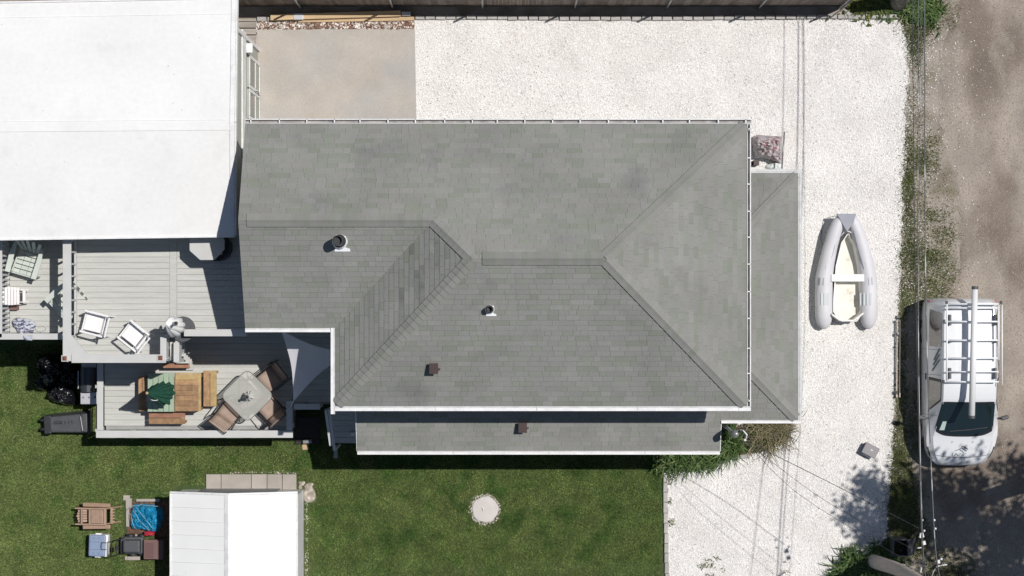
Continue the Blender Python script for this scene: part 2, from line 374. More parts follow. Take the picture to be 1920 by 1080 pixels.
# concrete slab, mulch strip, path slabs, stones
b = MB(); q = [P(482, 56), P(778, 54), P(781, 232), P(484, 236)]
b.prism([tuple(p[:2]) for p in q], -.02, .03); sl_o = b.build('concrete_slab', M['concrete'], bevel=.006)
sl_o['kind'] = 'structure'
sheet('mulch_strip', pxpoly([(484, 39), (776, 36), (777, 53), (484, 55)], 1.5, 10, 9), .012, M['mulch'])
def reg_m(n):
    X = rng.uniform(484, 776, n); Y = rng.uniform(38, 54, n)
    return np.stack([(X - 960) / PX, (540 - Y) / PX], 1)
chips(1500, reg_m, .07, M['bark'], 'wood_chips', .014, .03)
tag(bpy.data.objects['wood_chips'], 'red brown wood chips mixed with shells along the slab', 'wood chips')

# grass
def blades(pts, ln, wd, m, name, lean=.9, z0=.0, parent=None, kind='stuff', vals=None):
    n = len(pts); a = rng.uniform(0, 2 * np.pi, n); L = ln * rng.uniform(.5, 1.4, n); W = wd * rng.uniform(.6, 1.4, n)
    le = rng.uniform(.3, 1.0, n) * lean; pa = a + rng.normal(0, .3, n)
    base = np.concatenate([pts, np.full((n, 1), z0)], 1)
    d = np.stack([np.cos(a) * np.sin(le), np.sin(a) * np.sin(le), np.cos(le)], 1); w = np.stack([-np.sin(pa), np.cos(pa), np.zeros(n)], 1)
    t = np.stack([base - w * (W / 2)[:, None], base + w * (W / 2)[:, None], base + d * L[:, None]], 1)
    return np_mesh(name, t, 3, rng.random(n) if vals is None else vals, m, parent, kind)
def lawn_pts(n):
    X = rng.uniform(-60, 1246, n); Y = rng.uniform(600, 1120, n)
    def inb(x0, x1, y0, y1): return (X > x0) & (X < x1) & (Y > y0) & (Y < y1)
    k = ~inb(200, 1215, 0, 826) & ~inb(-60, 300, 0, 640) & ~inb(-60, 560, 0, 648) & ~inb(322, 572, 908, 1200) & ~inb(385, 558, 886, 920) \
        & ~(((X - 909) ** 2 + (Y - 955) ** 2) < 25 ** 2) & ~inb(232, 318, 936, 1010) & ~inb(572, 592, 908, 944)
    # worn edges
    w = np.clip((X - 570) / 45, 0, 1); side = (X > 570) & (Y > 930) & (rng.random(n) > w + .35)
    w2 = np.clip((1243 - X) / 14, 0, 1); side2 = (X > 1225) & (rng.random(n) > w2 + .2)
    w3 = (Y > 1055) & (X > 560) & (rng.random(n) < .35)
    fr = (Y > 918) & (Y < 945) & (X > 240) & (X < 325) & (rng.random(n) < .5)
    ring = (np.hypot(X - 909, Y - 955) < 31) & (rng.random(n) < .6)
    k &= ~side & ~side2 & ~w3 & ~fr & ~ring
    X, Y = X[k], Y[k]
    return np.stack([(X - 960) / PX, (540 - Y) / PX], 1)
def lawn_left(n):
    p = lawn_pts(n); X = p[:, 0] * PX + 960; return p[(X < 600) & (rng.random(len(X)) < np.clip((640 - X) / 300, 0, 1))]
M['lgrass'] = mat('light_grass', (.25, .29, .11), .8, var=.35, spec=.2)
tag(blades(lawn_left(230000), .062, .016, M['lgrass'], 'yellowish_grass'), 'lighter yellowish grass on the left part of the lawn', 'grass')  # extra dry, yellower blades, thicker towards the left
tag(blades(lawn_pts(640000), .062, .017, M['grass'], 'lawn_grass'), 'short mown green lawn grass around the shed and septic lid', 'grass')
def verge_pts(n, patches, soft=True):
    out = []
    for (cx, cy, rx, ry, d) in patches:
        m_ = int(n * d * rx * ry / 1000); t = rng.uniform(0, 2 * np.pi, m_); r = np.sqrt(rng.random(m_)) * (1 + (np.abs(rng.normal(0, .42, m_)) * (rng.random(m_) < .5) if soft else 0))
        out.append(np.stack([cx + rx * r * np.cos(t), cy + ry * r * np.sin(t)], 1))
    p = np.concatenate(out); return np.stack([(p[:, 0] - 960) / PX, (540 - p[:, 1]) / PX], 1)
vp = [(1722, 20, 34, 55, 1.2), (1712, 80, 15, 22, .9), (1718, 95, 12, 30, .5), (1704, 300, 10, 45, .9), (1727, 300, 12, 28, .8), (1745, 290, 16, 40, .35), (1702, 355, 12, 26, 1.1), (1704, 420, 10, 38, .7),
      (1702, 480, 16, 30, 1.), (1725, 480, 18, 30, .7), (1705, 540, 18, 30, .6), (1735, 550, 25, 30, .5), (1750, 480, 14, 12, .7), (1765, 510, 28, 40, .4), (1770, 440, 22, 16, .45), (1758, 405, 18, 12, .4), (1745, 400, 10, 10, .4),
      (1694, 570, 10, 22, .9), (1690, 650, 10, 60, .5), (1688, 740, 12, 50, .8), (1686, 830, 14, 45, 1.0), (1690, 900, 22, 60, 1.2), (1693, 960, 28, 55, 1.3), (1715, 1000, 30, 40, .5), (1780, 1060, 45, 30, .5), (1760, 1090, 60, 30, .5), (1720, 790, 18, 60, .4), (1778, 30, 22, 22, .2),
      (1690, 1030, 40, 25, .8), (1712, 330, 26, 120, .12), (1720, 480, 40, 90, .14), (1740, 430, 50, 130, .07), (1712, 180, 20, 90, .10), (1765, 560, 25, 20, .15)]
tag(blades(verge_pts(2300, vp), .075, .018, M['weed'], 'verge_weeds'), 'patchy weeds and grass on the verge between shells and lane', 'weeds')
sp = [(1256, 940, 5, 5, .9), (1258, 980, 6, 8, .8), (1330, 1056, 10, 8, .6), (1345, 1046, 5, 4, .8), (1316, 1062, 8, 5, .6), (1330, 1078, 8, 4, .6), (1355, 1068, 5, 4, .6), (1335, 884, 5, 3, .5), (1255, 900, 8, 10, .5), (1470, 1072, 7, 4, .5), (1142, 39, 6, 3, .6)]
tag(blades(verge_pts(1500, sp), .09, .022, M['weed'], 'gravel_weeds'), 'small weed sprigs growing up through the white shells', 'weeds')

# ------------------------------------------------------------------ the grey roofed house
house = thing('house', 'two storey house with grey shingle hip roof and white gutters', 'house', (.6, .4, 0))
HO = origin(house)
wl = MB()
def extr(b, poly, z0, z1): b.prism(poly, z0, z1)
# walls (one continuous footprint, main block and wing)
extr(wl, [(-5.98, .0 - .62), (-3.9, -.62), (-3.9, -2.52), (5.25, -2.52), (5.25, 3.55), (-5.98, 3.55)], 0, 5.52)
wl.build('wall', M['siding'], house)
w2 = MB(); extr(w2, [(5.26, -3.0), (6.85, -3.0), (6.85, 2.6), (5.26, 2.6)], 0, 3.5); extr(w2, [(-3.6, -3.78), (4.95, -3.78), (4.95, -2.53), (-3.6, -2.53)], 0, 3.25)
w2.build('wall', M['siding'], house)
def window(par, c, w, h, nrm, mf=M['trim']):
    f = MB(); n = Vector(nrm); t = Vector((-n.y, n.x, 0)); c = Vector(c)
    for s in (-1, 1):
        f.bar(c + t * s * (w / 2 + .03) - Vector((0, 0, h / 2 + .06)) + n * .03, c + t * s * (w / 2 + .03) + Vector((0, 0, h / 2 + .06)) + n * .03, .06, .06)
        f.bar(c - t * (w / 2) + Vector((0, 0, s * (h / 2 + .03))) + n * .033, c + t * (w / 2) + Vector((0, 0, s * (h / 2 + .03))) + n * .033, .06, .06)
    f.bar(c - t * (w / 2) + n * .03, c + t * (w / 2) + n * .03, .03, .03)
    o = f.build('window', mf, par)
    p = MB(); p.bar(c - Vector((0, 0, h / 2)) + n * .015, c + Vector((0, 0, h / 2)) + n * .015, w if abs(n.y) < .5 else .02, .02 if abs(n.y) < .5 else w)
    p.build('pane', M['pglass'], o)
for x in (-2.4, 1.2, 4.0): window(house, (x, 3.55, 4.4), .9, 1.2, (0, 1, 0)); window(house, (x, 3.55, 1.6), .9, 1.2, (0, 1, 0))
for y in (-1.2, 1.6): window(house, (6.85, y, 1.7), 1.0, 1.2, (1, 0, 0))
for x in (-2.2, .6, 3.4): window(house, (x, -3.78, 1.7), 1.0, 1.1, (0, -1, 0))
window(house, (-5.98, .6, 4.6), .8, .9, (-1, 0, 0))

E = 5.6
zN = lambda x, y: E + .515 * (3.907 - y)
zS = lambda x, y: E + .477 * (y + 2.81)
zW = lambda x, y: E + .5035 * (x + 4.21)
zE = lambda x, y: E + .4796 * (5.585 - x)
zWS = lambda x, y: E + .4776 * (y + .95)
zL = lambda x, y: 3.3 + .35 * (y + 4.07)
SE = 3.5765
zE2 = lambda x, y: SE + .35 * (7.11 - x)
zN2 = lambda x, y: SE + .35 * (2.86 - y)
R1, R2 = (2.117, .677), (-.907, .677); VW = (-1.83, 1.57); RW = (-6.335, 1.57)
planes = [  # poly, height fn, eave origin, u dir, upslope dir
 ([(-1.83, 3.907), (5.585, 3.907), R1, R2, VW], zN, (5.585, 3.907), (-1, 0), (0, -1)),
 ([(-6.345, 3.907), (-1.83, 3.907), VW, RW], zN, (5.585, 3.907), (-1, 0), (0, -1)),
 ([(-4.21, -2.81), (5.585, -2.81), R1, R2], zS, (-4.21, -2.81), (1, 0), (0, 1)),
 ([(5.585, -2.81), (5.585, 3.907), R1], zE, (5.585, -2.81), (0, 1), (-1, 0)),
 ([(-4.21, -2.81), R2, VW, (-4.21, -.95)], zW, (-4.21, 3.907), (0, -1), (1, 0)),
 ([(-6.345, -.95), (-4.21, -.95), VW, RW], zWS, (-6.335, -.95), (1, 0), (0, 1)),
]
lower_planes = [
 ([(-3.87, -4.07), (5.20, -4.07), (5.20, -2.53), (-3.87, -2.53)], zL, (-3.87, -4.07), (1, 0), (0, 1)),
 ([(5.20, -3.28), (7.11, -3.28), (5.262, -1.432), (5.20, -1.432)], zL, (-3.87, -4.07), (1, 0), (0, 1)),
 ([(7.11, -3.28), (7.11, 2.86), (5.262, 1.012), (5.262, -1.432)], zE2, (7.11, -3.28), (0, 1), (-1, 0)),
 ([(7.11, 2.86), (5.262, 2.86), (5.262, 1.012)], zN2, (7.11, 2.86), (-1, 0), (0, -1)),
]
def clip(poly, P2):                       # convex Sutherland-Hodgman, P2 is CCW
    A = sum(P2[i][0] * P2[(i + 1) % len(P2)][1] - P2[(i + 1) % len(P2)][0] * P2[i][1] for i in range(len(P2)))
    if A < 0: P2 = P2[::-1]
    out = poly
    for i in range(len(P2)):
        a, b = P2[i], P2[(i + 1) % len(P2)]; inp = out; out = []
        if not inp: return []
        side = lambda p: (b[0] - a[0]) * (p[1] - a[1]) - (b[1] - a[1]) * (p[0] - a[0])
        for j in range(len(inp)):
            p, q = inp[j], inp[(j + 1) % len(inp)]; sp_, sq = side(p), side(q)
            if sp_ >= -1e-9: out.append(p)
            if (sp_ > 1e-9 and sq < -1e-9) or (sp_ < -1e-9 and sq > 1e-9):
                t = sp_ / (sp_ - sq); out.append((p[0] + (q[0] - p[0]) * t, p[1] + (q[1] - p[1]) * t))
    return out
EXP = .121
def lay(planes, part, name):
    base = MB()
    for poly, zf, *_ in planes: base.prism(poly, lambda x, y: zf(x, y) - .13, lambda x, y: zf(x, y) - .001)
    roof = base.build(name, M['underlay'], part)
    rest = MB(); whole = []; stain = MB(); rs_ = random.Random(3)
    for pi, (poly, zf, O, u, h) in enumerate(planes):
        rr = random.Random(40 + pi + (0 if planes[0][2][0] > 0 else 60))
        if pi == 1 and name == 'roof': rr = random.Random(99)
        us = [(p[0] - O[0]) * u[0] + (p[1] - O[1]) * u[1] for p in poly]; ws = [(p[0] - O[0]) * h[0] + (p[1] - O[1]) * h[1] for p in poly]
        toxy = lambda a, w: (O[0] + u[0] * a + h[0] * w, O[1] + u[1] * a + h[1] * w)
        k = int(math.floor(min(ws) / EXP + 1e-6))
        while k * EXP < max(ws):
            a = min(us) - rr.uniform(0, .5)
            while a < max(us):
                wd = rr.choice((.17, .25, .25, .33, .33, .42, .5)); t = rr.uniform(.008, .016)
                w0, w1 = k * EXP, (k + 1) * EXP
                rect = [toxy(a + .0018, w0), toxy(a + wd - .0018, w0), toxy(a + wd - .0018, w1), toxy(a + .0018, w1)]
                c = clip(rect, poly)
                if len(c) >= 3:
                    ar = abs(sum(c[i][0] * c[(i + 1) % len(c)][1] - c[(i + 1) % len(c)][0] * c[i][1] for i in range(len(c)))) / 2
                    if ar > 2e-4:
                        up = lambda x, y, O=O, h=h, w0=w0, t=t, zf=zf: zf(x, y) + .002 + t * max(0., 1 - (((x - O[0]) * h[0] + (y - O[1]) * h[1]) - w0) / EXP)
                        full = ar > .995 * (wd - .0036) * EXP
                        if full and wd >= .42 and pi != 4: whole.append((pi, wd, a, w0, rr.random(), t))
                        else:
                            m_ = toxy(a + wd / 2, w0); dx_, dy_ = m_[0] + 2.05, m_[1] - .55; pr_ = math.exp(-(dx_ * dx_ / .45 + dy_ * dy_ / .8)) * .6 if pi == 4 else 0
                            (stain if rs_.random() < pr_ else rest).prism(c, zf, up, rr.random())
                a += wd
            k += 1
    if stain.v: o_ = stain.build('stained_shingles', M['stain'], roof); o_['kind'] = 'stuff'; o_['label'] = 'dark stained shingles near the valley'
    return roof, rest, whole
def finish_shingles(planes, roof, rest, whole, nmax):
    random.Random(5).shuffle(whole); cache = {}
    for i, (pi, wd, a, w0, v, t) in enumerate(whole):
        poly, zf, O, u, h = planes[pi]
        toxy = lambda aa, w: (O[0] + u[0] * aa + h[0] * w, O[1] + u[1] * aa + h[1] * w)
        if i >= nmax:
            rect = [toxy(a + .0018, w0), toxy(a + wd - .0018, w0), toxy(a + wd - .0018, w0 + EXP), toxy(a + .0018, w0 + EXP)]
            rest.prism(rect, zf, lambda x, y: zf(x, y) + .002 + t * max(0., 1 - (((x - O[0]) * h[0] + (y - O[1]) * h[1]) - w0) / EXP), v); continue
        key = (id(zf), wd)
        if key not in cache:
            b = MB(); x0, y0 = O; z0 = zf(x0, y0)
            q = [(u[0] * aa + h[0] * w, u[1] * aa + h[1] * w) for aa, w in ((.0018, 0), (wd - .0018, 0), (wd - .0018, EXP), (.0018, EXP))]
            b.prism(q, lambda x, y: zf(x0 + x, y0 + y) - z0, lambda x, y: zf(x0 + x, y0 + y) - z0 +   .002 + .010 * max(0., 1 - (x * h[0] + y * h[1]) / EXP), .0)
            me = b.data('shingle'); me.materials.append(M['shingle']); cache[key] = me
        x, y = toxy(a, w0); piece('shingle', cache[key], (x, y, zf(x, y)), roof)
    o = rest.build('shingles', M['shingle'], roof); o['kind'] = 'stuff'
r_, rest, whole = lay(planes, house, 'roof'); finish_shingles(planes, r_, rest, whole, 225)
r2_, rest2, whole2 = lay(lower_planes, house, 'lower_roof'); finish_shingles(lower_planes, r2_, rest2, whole2, 70)

def caps(roof, A, B, zl, zr, w=.155, step=.145):
    """ridge cap shingles from A (low or start) to B; zl / zr give the height of the roof left and right of the line"""
    A, B = Vector(A), Vector(B); d = (B - A); L = d.length; d /= L; nrm = Vector((-d.y, d.x)); n = int(L / step)
    def hz(s, side):
        p = A + d * s + nrm * side * w; f = zl if side > 0 else zr; return f(p.x, p.y)
    def ctr(s): p = A + d * s; return min(zl(p.x, p.y), zr(p.x, p.y))
    b = MB(); s0, ln = .5, .165; p0 = A + d * s0; zc = ctr(s0)
    rows = []
    for s_, lift in ((s0, .052), (s0 + ln, .036)):
        row = []
        for side in (1, .45, 0, -.45, -1):
            p = A + d * s_ + nrm * side * w; f = zl if side > 0 else zr
            zz = (ctr(s_) if side == 0 else f(p.x, p.y)) + lift + (.008 if side == 0 else 0)
            row.append(Vector((p.x - p0.x, p.y - p0.y, zz - zc)))
        rows.append(row)
    vs = rows[0] + rows[1] + [v - Vector((0, 0, .05)) for v in rows[0]] + [v - Vector((0, 0, .05)) for v in rows[1]]
    fs = [(i, i + 1, 6 + i, 5 + i) for i in range(4)] + [(10 + i, 11 + i, 1 + i, i) for i in range(4)] + [(0, 5, 15, 10), (14, 19, 9, 4)]
    b.mesh(vs, fs, .0); me = b.data('ridge_cap'); me.materials.append(M['cap'])
    for i in range(n):
        s_ = (i + .15) * step; p = A + d * s_; piece('ridge_cap', me, (p.x, p.y, ctr(s_)), roof)
caps(r_, (5.56, -2.785), R1, zS, zE); caps(r_, (5.56, 3.882), R1, zE, zN); caps(r_, (-4.18, -2.78), R2, zW, zS)
caps(r_, VW, R2, zN, zW)
caps(r_, R1, (-.75, .677), zS, zN); caps(r_, (-1.75, 1.57), (-6.15, 1.57), zWS, zN)
caps(r2_, (7.08, -3.25), (5.30, -1.47), zL, zE2, .14); caps(r2_, (7.08, 2.83), (5.30, 1.05), zE2, zN2, .10)

# gutters
def gutter_open(a, b, out, z, w=.105, hang=.66, name='gutter'):
    a, b, out = Vector((*a, z)), Vector((*b, z)), Vector((*out, 0)); g = MB(); d = (b - a).normalized()
    g.bar(a + out * .012, b + out * .012, .012, .10, up=(0, 0, 1)); g.bar(a + out * (w), b + out * (w), .022, .10)
    o = g.build(name, M['trim'], house)
    f = MB(); f.bar(a + out * (w / 2 + .005) - Vector((0, 0, .05)), b + out * (w / 2 + .005) - Vector((0, 0, .05)), w - .01, .012); f.build('gutter_floor', M['gutin'], o)
    hb = MB(); hb.bar(out * .0 + Vector((0, 0, .035)), out * (w + .01) + Vector((0, 0, .035)), .026, .03); me = hb.data('hanger'); me.materials.append(M['trim'])
    L = (b - a).length; n = int(L / hang)
    for i in range(n + 1):
        q = a + d * (L * (i + .2 + random.uniform(-.06, .06)) / (n + .4)); piece('hanger', me, q, o)
    return o
def gutter_closed(a, b, out, z, w=.115, name='gutter', m=None):
    m = m or M['trim']
    a, b, out = Vector((*a, z)), Vector((*b, z)), Vector((*out, 0)); g = MB()
    g.bar(a + out * (w * .16), b + out * (w * .16), w * .32, .10, .2)
    o = g.build(name, M['trimg'], house)
    g = MB(); g.bar(a + out * (w * .66) + Vector((0, 0, .006)), b + out * (w * .66) + Vector((0, 0, .006)), w * .66, .106); g.build('gutter_lip', m, o, bevel=.006)
    d_ = (b - a).normalized(); L_ = (b - a).length
    for i_ in range(1, int(L_ / 2.4) + 1): k_ = MB(); q_ = a + d_ * i_ * 2.4 + out * (w * .5) + Vector((0, 0, .007)); k_.bar(q_ - d_ * .012, q_ + d_ * .012, w * 1.02, .112); k_.build('gutter_joint', M['trimg'], o)
    return o
gutter_open((-6.345, 3.905), (5.70, 3.905), (0, 1), E - .02); gutter_open((5.585, -2.82), (5.585, 3.90), (1, 0), E - .02, w=.085)
gutter_closed((-4.21, -2.812), (5.68, -2.812), (0, -1), E - .03); gutter_closed((-4.212, -3.0), (-4.212, -.95), (-1, 0), E - .03, w=.10); gutter_closed((-6.345, -.952), (-4.32, -.952), (0, -1), E - .03, w=.10)
gutter_closed((-3.87, -4.072), (5.20, -4.072), (0, -1), 3.27, w=.095); gutter_closed((5.20, -3.282), (7.19, -3.282), (0, -1), SE - .03, w=.085)
gutter_closed((7.112, -3.282), (7.112, 2.86), (1, 0), SE - .03, w=.085, m=M['trimg']); gutter_closed((5.72, 2.862), (7.19, 2.862), (0, 1), SE - .03, w=.09, m=M['trimg'])
f = MB()   # rake boards
for a, b in (((-6.33, 3.90), (-6.33, 1.57)), ((-6.33, 1.57), (-6.33, -.98))):
    f.bar((a[0], a[1], (zN if a[1] > 1.6 or b[1] > 1.6 else zWS)(0, a[1]) - .22), (b[0], b[1], (zN if a[1] > 1.6 else zWS)(0, b[1]) - .22), .02, .16)
f.bar((-3.88, -4.07, 3.22), (-3.88, -2.53, 3.78), .02, .13); f.bar((5.21, -4.07, 3.22), (5.21, -3.282, 3.48), .02, .13)
f.build('rake_board', M['trim'], house)
# roof vents
def pipevent(X, Y, r, hgt, zf, fl):
    p = P(X, Y, 6.6)
    for _ in range(5): p = P(X, Y, zf(p.x, p.y) + hgt)
    z0 = zf(p.x, p.y); o = MB(); o.lathe([(r * 1.25, -.05), (r * 1.25, .10), (r, .12), (r, hgt), (r * .8, hgt), (r * .8, hgt - .12)], (p.x, p.y, z0), 20)
    v = o.build('vent_pipe', M['black'], house, smooth=False)
    q = MB(); w, l = fl; q.prism([(p.x - w * .5, p.y - l), (p.x + w * .9, p.y - l), (p.x + w * .9, p.y - l * .75), (p.x + w * .5, p.y - l * .6), (p.x + w * .55, p.y + l * .5), (p.x - w * .3, p.y + l * .5)], lambda x, y: zf(x, y) + .01, lambda x, y: zf(x, y) + .03)
    q.lathe([(r * 1.5, 0), (r * 1.28, .09)], (p.x, p.y, z0), 16)
    q.build('flashing', M['alu'], v)
pipevent(633, 451, .125, .55, zWS, (.26, .24)); pipevent(918, 580, .075, .26, zS, (.17, .16))
for X, Y, zf in ((812, 691, zS), (979, 802, zL)):
    p = P(X, Y, 5);
    for _ in range(4): p = P(X, Y, zf(p.x, p.y) + .2)
    z = zf(p.x, p.y); o = MB(); o.box((p.x, p.y, z + .10), (.16, .22, .2)); o.box((p.x + .015, p.y, z + .215), (.21, .25, .03)); o.box((p.x + .14, p.y - .02, z + .05), (.05, .04, .08))
    o.build('roof_vent', M['vent'], house)
# utility mast, meter head and loops on the lower eave
b = MB(); m0 = P(1350, 806, 3.2); b.tube([(m0.x + .1, m0.y + .1, 1.2), (m0.x + .14, m0.y + .08, 3.4), (m0.x + .2, m0.y + .02, 4.15)], .045, 10)
mast = b.build('service_mast', M['gmetal'], house, smooth=True)
b = MB(); mt = Vector((m0.x + .24, m0.y - .02, 4.2)); b.lathe([(.05, -.10), (.085, -.04), (.095, .04), (.07, .10), (.03, .13)], mt, 14, M=Matrix.Rotation(R(35), 4, 'Y')); b.build('weatherhead', M['gmetal'], mast, smooth=True)
b = MB()
for k, (dx, dy, dz, r) in enumerate(((.28, .12, .35, .012), (.33, .04, .28, .012), (.38, -.08, .1, .012))):
    b.tube([mt + Vector((.08, 0, 0)), mt + Vector((.12, dy * .8 + .05, dz * .6)), mt + Vector((dx * .7, dy + .08, dz * .5)), mt + Vector((dx, dy - .06, .05)), mt + Vector((.22, -.10, -.1))], r, 6)
b.build('wire_loops', M['cableb'], mast, smooth=True)
b = MB(); b.tube([mt + Vector((.06, .08, .08)), mt + Vector((.2, .10, .1)), mt + Vector((.30, -.02, .06)), mt + Vector((.28, -.14, 0))], .02, 8); b.tube([mt + Vector((.28, -.14, 0)), mt + Vector((.24, -.17, 0))], .032, 8)
b.build('drip_loop', M['trim'], mast, smooth=True)
# downspout at the north east corner
b = MB(); d0 = P(1418, 305, 3.9); b.box((d0.x, d0.y, 3.5), (.13, .12, .9)); b.bar((d0.x - .05, d0.y, 3.5), (5.4, d0.y + .02, 3.9), .10, .10); b.build('downspout', M['vent'], house)

# ------------------------------------------------------------------ the white roofed building
wb = thing('annex_building', 'building with flat white membrane roof and sage green gable wall', 'building', (-11, 4, 0))
cSE, cSW = P(440, 441.5, 5.05), P(-420, 453.5, 5.05); cNE, cNW = P(443, -2, 5.05), P(-420, 14, 5.05); rE, rW = P(440, 229, 5.3), P(-420, 236, 5.3)
b = MB(); b.prism([(-18.2, 1.55), (-6.80, 1.55), (-6.80, 6.4), (-18.2, 6.4)], 0, 4.85); b.build('wall', M['wsiding'], wb)
def rp(p, dz=0): return (p[0], p[1], p[2] + dz)
rb = MB()
for q in ((cSW, cSE, rE, rW), (rW, rE, cNE, cNW)):
    n = 8
    rb.mesh([rp(v) for v in q] + [rp(v, -.16) for v in q], [(0, 1, 2, 3), (7, 6, 5, 4), (0, 4, 5, 1), (1, 5, 6, 2), (2, 6, 7, 3), (3, 7, 4, 0)], .5)
rr_ = rb.build('roof', M['membrane'], wb)
def strip(a, b_, w, lift, thick=.01): 
    m_ = MB(); m_.bar(Vector(a) + Vector((0, 0, lift)), Vector(b_) + Vector((0, 0, lift)), w, thick); return m_
lerp = lambda a, b_, t: Vector(a) + (Vector(b_) - Vector(a)) * t
s_ = strip(lerp(rW, cNW, .02), lerp(rE, cNE, .02), .012, .006, .012); s_.build('seam', M['membrane'], rr_)
s_ = strip(lerp(cSW, rW, .96), lerp(cSE, rE, .96), .16, .006, .008); s_.build('seam_tape', M['membrane'], rr_)
s_ = strip(lerp(cNW, rW, .12), lerp(cNE, rE, .12), .015, .006, .012); s_.build('seam', M['membrane'], rr_)
tr = MB()
for a, b_ in ((cSE, rE), (rE, cNE)): tr.bar(Vector(a) + Vector((-.055, 0, .012)), Vector(b_) + Vector((-.055, 0, .012)), .11, .03); tr.bar(Vector(a) + Vector((.02, 0, -.08)), Vector(b_) + Vector((.02, 0, -.08)), .03, .2)
tr.bar(Vector(cSW) + Vector((0, -.02, -.06)), Vector(cSE) + Vector((0, -.02, -.06)), .04, .18); tr.bar(Vector(cNW) + Vector((0, .02, -.06)), Vector(cNE) + Vector((0, .02, -.06)), .04, .18)
tr.build('edge_trim', M['trim'], wb)
b = MB(); b.box((-6.78, 4.9, 2.8), (.03, 3.2, .62)); b.box((-6.775, 6.38, 2.4), (.05, .10, 4.8)); b.build('header_board', M['trim'], wb)
def leaf(y0, y1, lab):
    yc, w = (y0 + y1) / 2, abs(y1 - y0)
    d = MB(); d.box((-6.775, yc, 1.05), (.05, w - .02, 2.0)); o = d.build('door', M['wsiding'], wb)
    f_ = MB()
    for yy in (y0 + .04 * (1 if y1 > y0 else -1), y1 - .04 * (1 if y1 > y0 else -1)): f_.box((-6.745, yy, 1.05), (.02, .08, 2.0))
    for zz in (.1, .95, 2.0): f_.box((-6.743, yc, zz), (.02, w - .18, .10))
    f_.build('door_frame', M['trim'], o)
    g_ = MB(); g_.box((-6.747, yc, 1.5), (.012, w - .2, .9)); g_.build('pane', M['pglass'], o)
    g_ = MB(); g_.tube([(-6.74, y1 + .1 * (1 if y0 > y1 else -1) * 0 + .0, 1.0), (-6.66, y1, 1.0), (-6.66, y1 - .1, 1.0)], .015, 6); g_.build('handle', M['dmetal'], o)
leaf(6.0, 5.15, ''); leaf(5.13, 4.35, '')
b = MB(); b.box((-6.70, 6.12, 2.35), (.16, .24, .12)); b.box((-6.74, 6.05, 2.1), (.06, .06, .25)); b.build('wall_lamp', M['trim'], wb, bevel=.01)
b = MB(); b.box((-6.70, 3.15, 2.6), (.14, .35, .5)); b.box((-6.70, 3.62, 2.9), (.16, .2, .2)); b.build('meter_box', M['siding'], wb, bevel=.01)
# wooden platform by its door
plat = thing('plank_platform', 'low platform of weathered grey planks beside the concrete slab', 'platform', P(462, 70))
for k, (y0, y1, zz) in enumerate(((37, 41, .10), (42, 53.5, .14), (55, 66, .14), (67, 83, .10), (84, 100, .06), (101, 130, .05))):
    b = MB(); a, c = P(430, y0), P(481 if k < 4 else 481, y1); b.box(((a.x + c.x) / 2, (a.y + c.y) / 2, zz / 2), (c.x - a.x, a.y - c.y - .01, zz)); b.build('plank', mat('grey_plank', (.36, .32, .28), .9, var=.15, nz=.2, nscale=4, stretch=(.5, 4, 1)) if k == 0 else bpy.data.materials['grey_plank'], plat)

# ------------------------------------------------------------------ fence, pavers, timber
fy = 7.56
fence = thing('privacy_fence', 'dark weathered board fence along the top edge of the yard', 'fence', (0, fy, 0))
bm_ = MB(); bm_.box((0, 0, .76), (.095, .02, 1.46)); bdm = bm_.data('board'); bdm.materials.append(M['fence'])
x = -10.0; i = 0; nb = 0; rest = MB()
while x < 8.95:
    if nb < 180 and x > -7.3: piece('board', bdm, (x, fy + random.uniform(-.004, .004), 0), fence); nb += 1
    else: rest.box((x, fy, .76), (.095, .02, 1.46))
    x += .1
if rest.v: rest.build('boards', M['fence'], fence)['kind'] = 'stuff'
b = MB(); b.bar((-10, fy - .03, .12), (8.95, fy - .03, .12), .035, .06); b.build('rail', M['fence'], fence)
b = MB(); b.bar((-10, fy - .03, 1.3), (8.95, fy - .03, 1.3), .035, .06); b.build('rail', M['fence'], fence)
for px_ in (-8.1, -5.64, -3.18, -.78, 1.68, 4.14, 6.6, 8.75):
    b = MB(); b.tube([(px_, fy - .075, 0), (px_, fy - .075, 1.75)], .028, 8); b.build('post', M['gmetal'], fence, smooth=True)
edg = thing('paver_edging', 'row of grey pavers edging the shell yard below the fence', 'edging', P(1200, 32))
pc = {}
def blockmesh(name, l, w, h, m, ch=.012):
    k = (name, l, w, h, m.name)
    if k not in pc:
        b = MB(); b.box((0, 0, h / 2), (l, w, h), ch=ch); me = b.data(name); me.materials.append(m); pc[k] = me
    return pc[k]
X = 778
while X < 1684:
    if not (1196 < X < 1200):
        l = random.choice((.245, .25, .26)); 
        p = P(X + 9.4, seg([(778, 33), (1000, 34.5), (1200, 35), (1684, 31)], X), 0)
        piece('paver', blockmesh('paver', l, random.choice((.10, .11)), .09, M['paver']), p + Vector((random.uniform(-.005, .005), random.uniform(-.012, .012), random.uniform(-.01, .005))), edg, R(random.uniform(-3, 3)))
    X += 19.3
for X, Y in ((491, 36), (1590, 24), (1609, 24), (1628, 25), (1612, 33)):
    piece('paver', blockmesh('paver', .25, .12, .08, M['paver']), P(X, Y), edg)
piece('paver', blockmesh('paver', .12, .10, .08, M['paver']), P(506, 36), edg)
edg2 = thing('lawn_edging', 'line of grey pavers between the lawn and lower shell yard', 'edging', P(1247, 980))
Y = 886
while Y < 1100:
    L_ = random.choice((.26, .27, .29)); piece('paver', blockmesh('paver', .115, L_ - .012, .08, M['paver']), P(1247 + (Y - 886) * .018, Y + L_ * 35) + Vector((random.uniform(-.01, .01), 0, random.uniform(-.015, 0))), edg2, R(random.uniform(-2, 2))); Y += L_ * 70
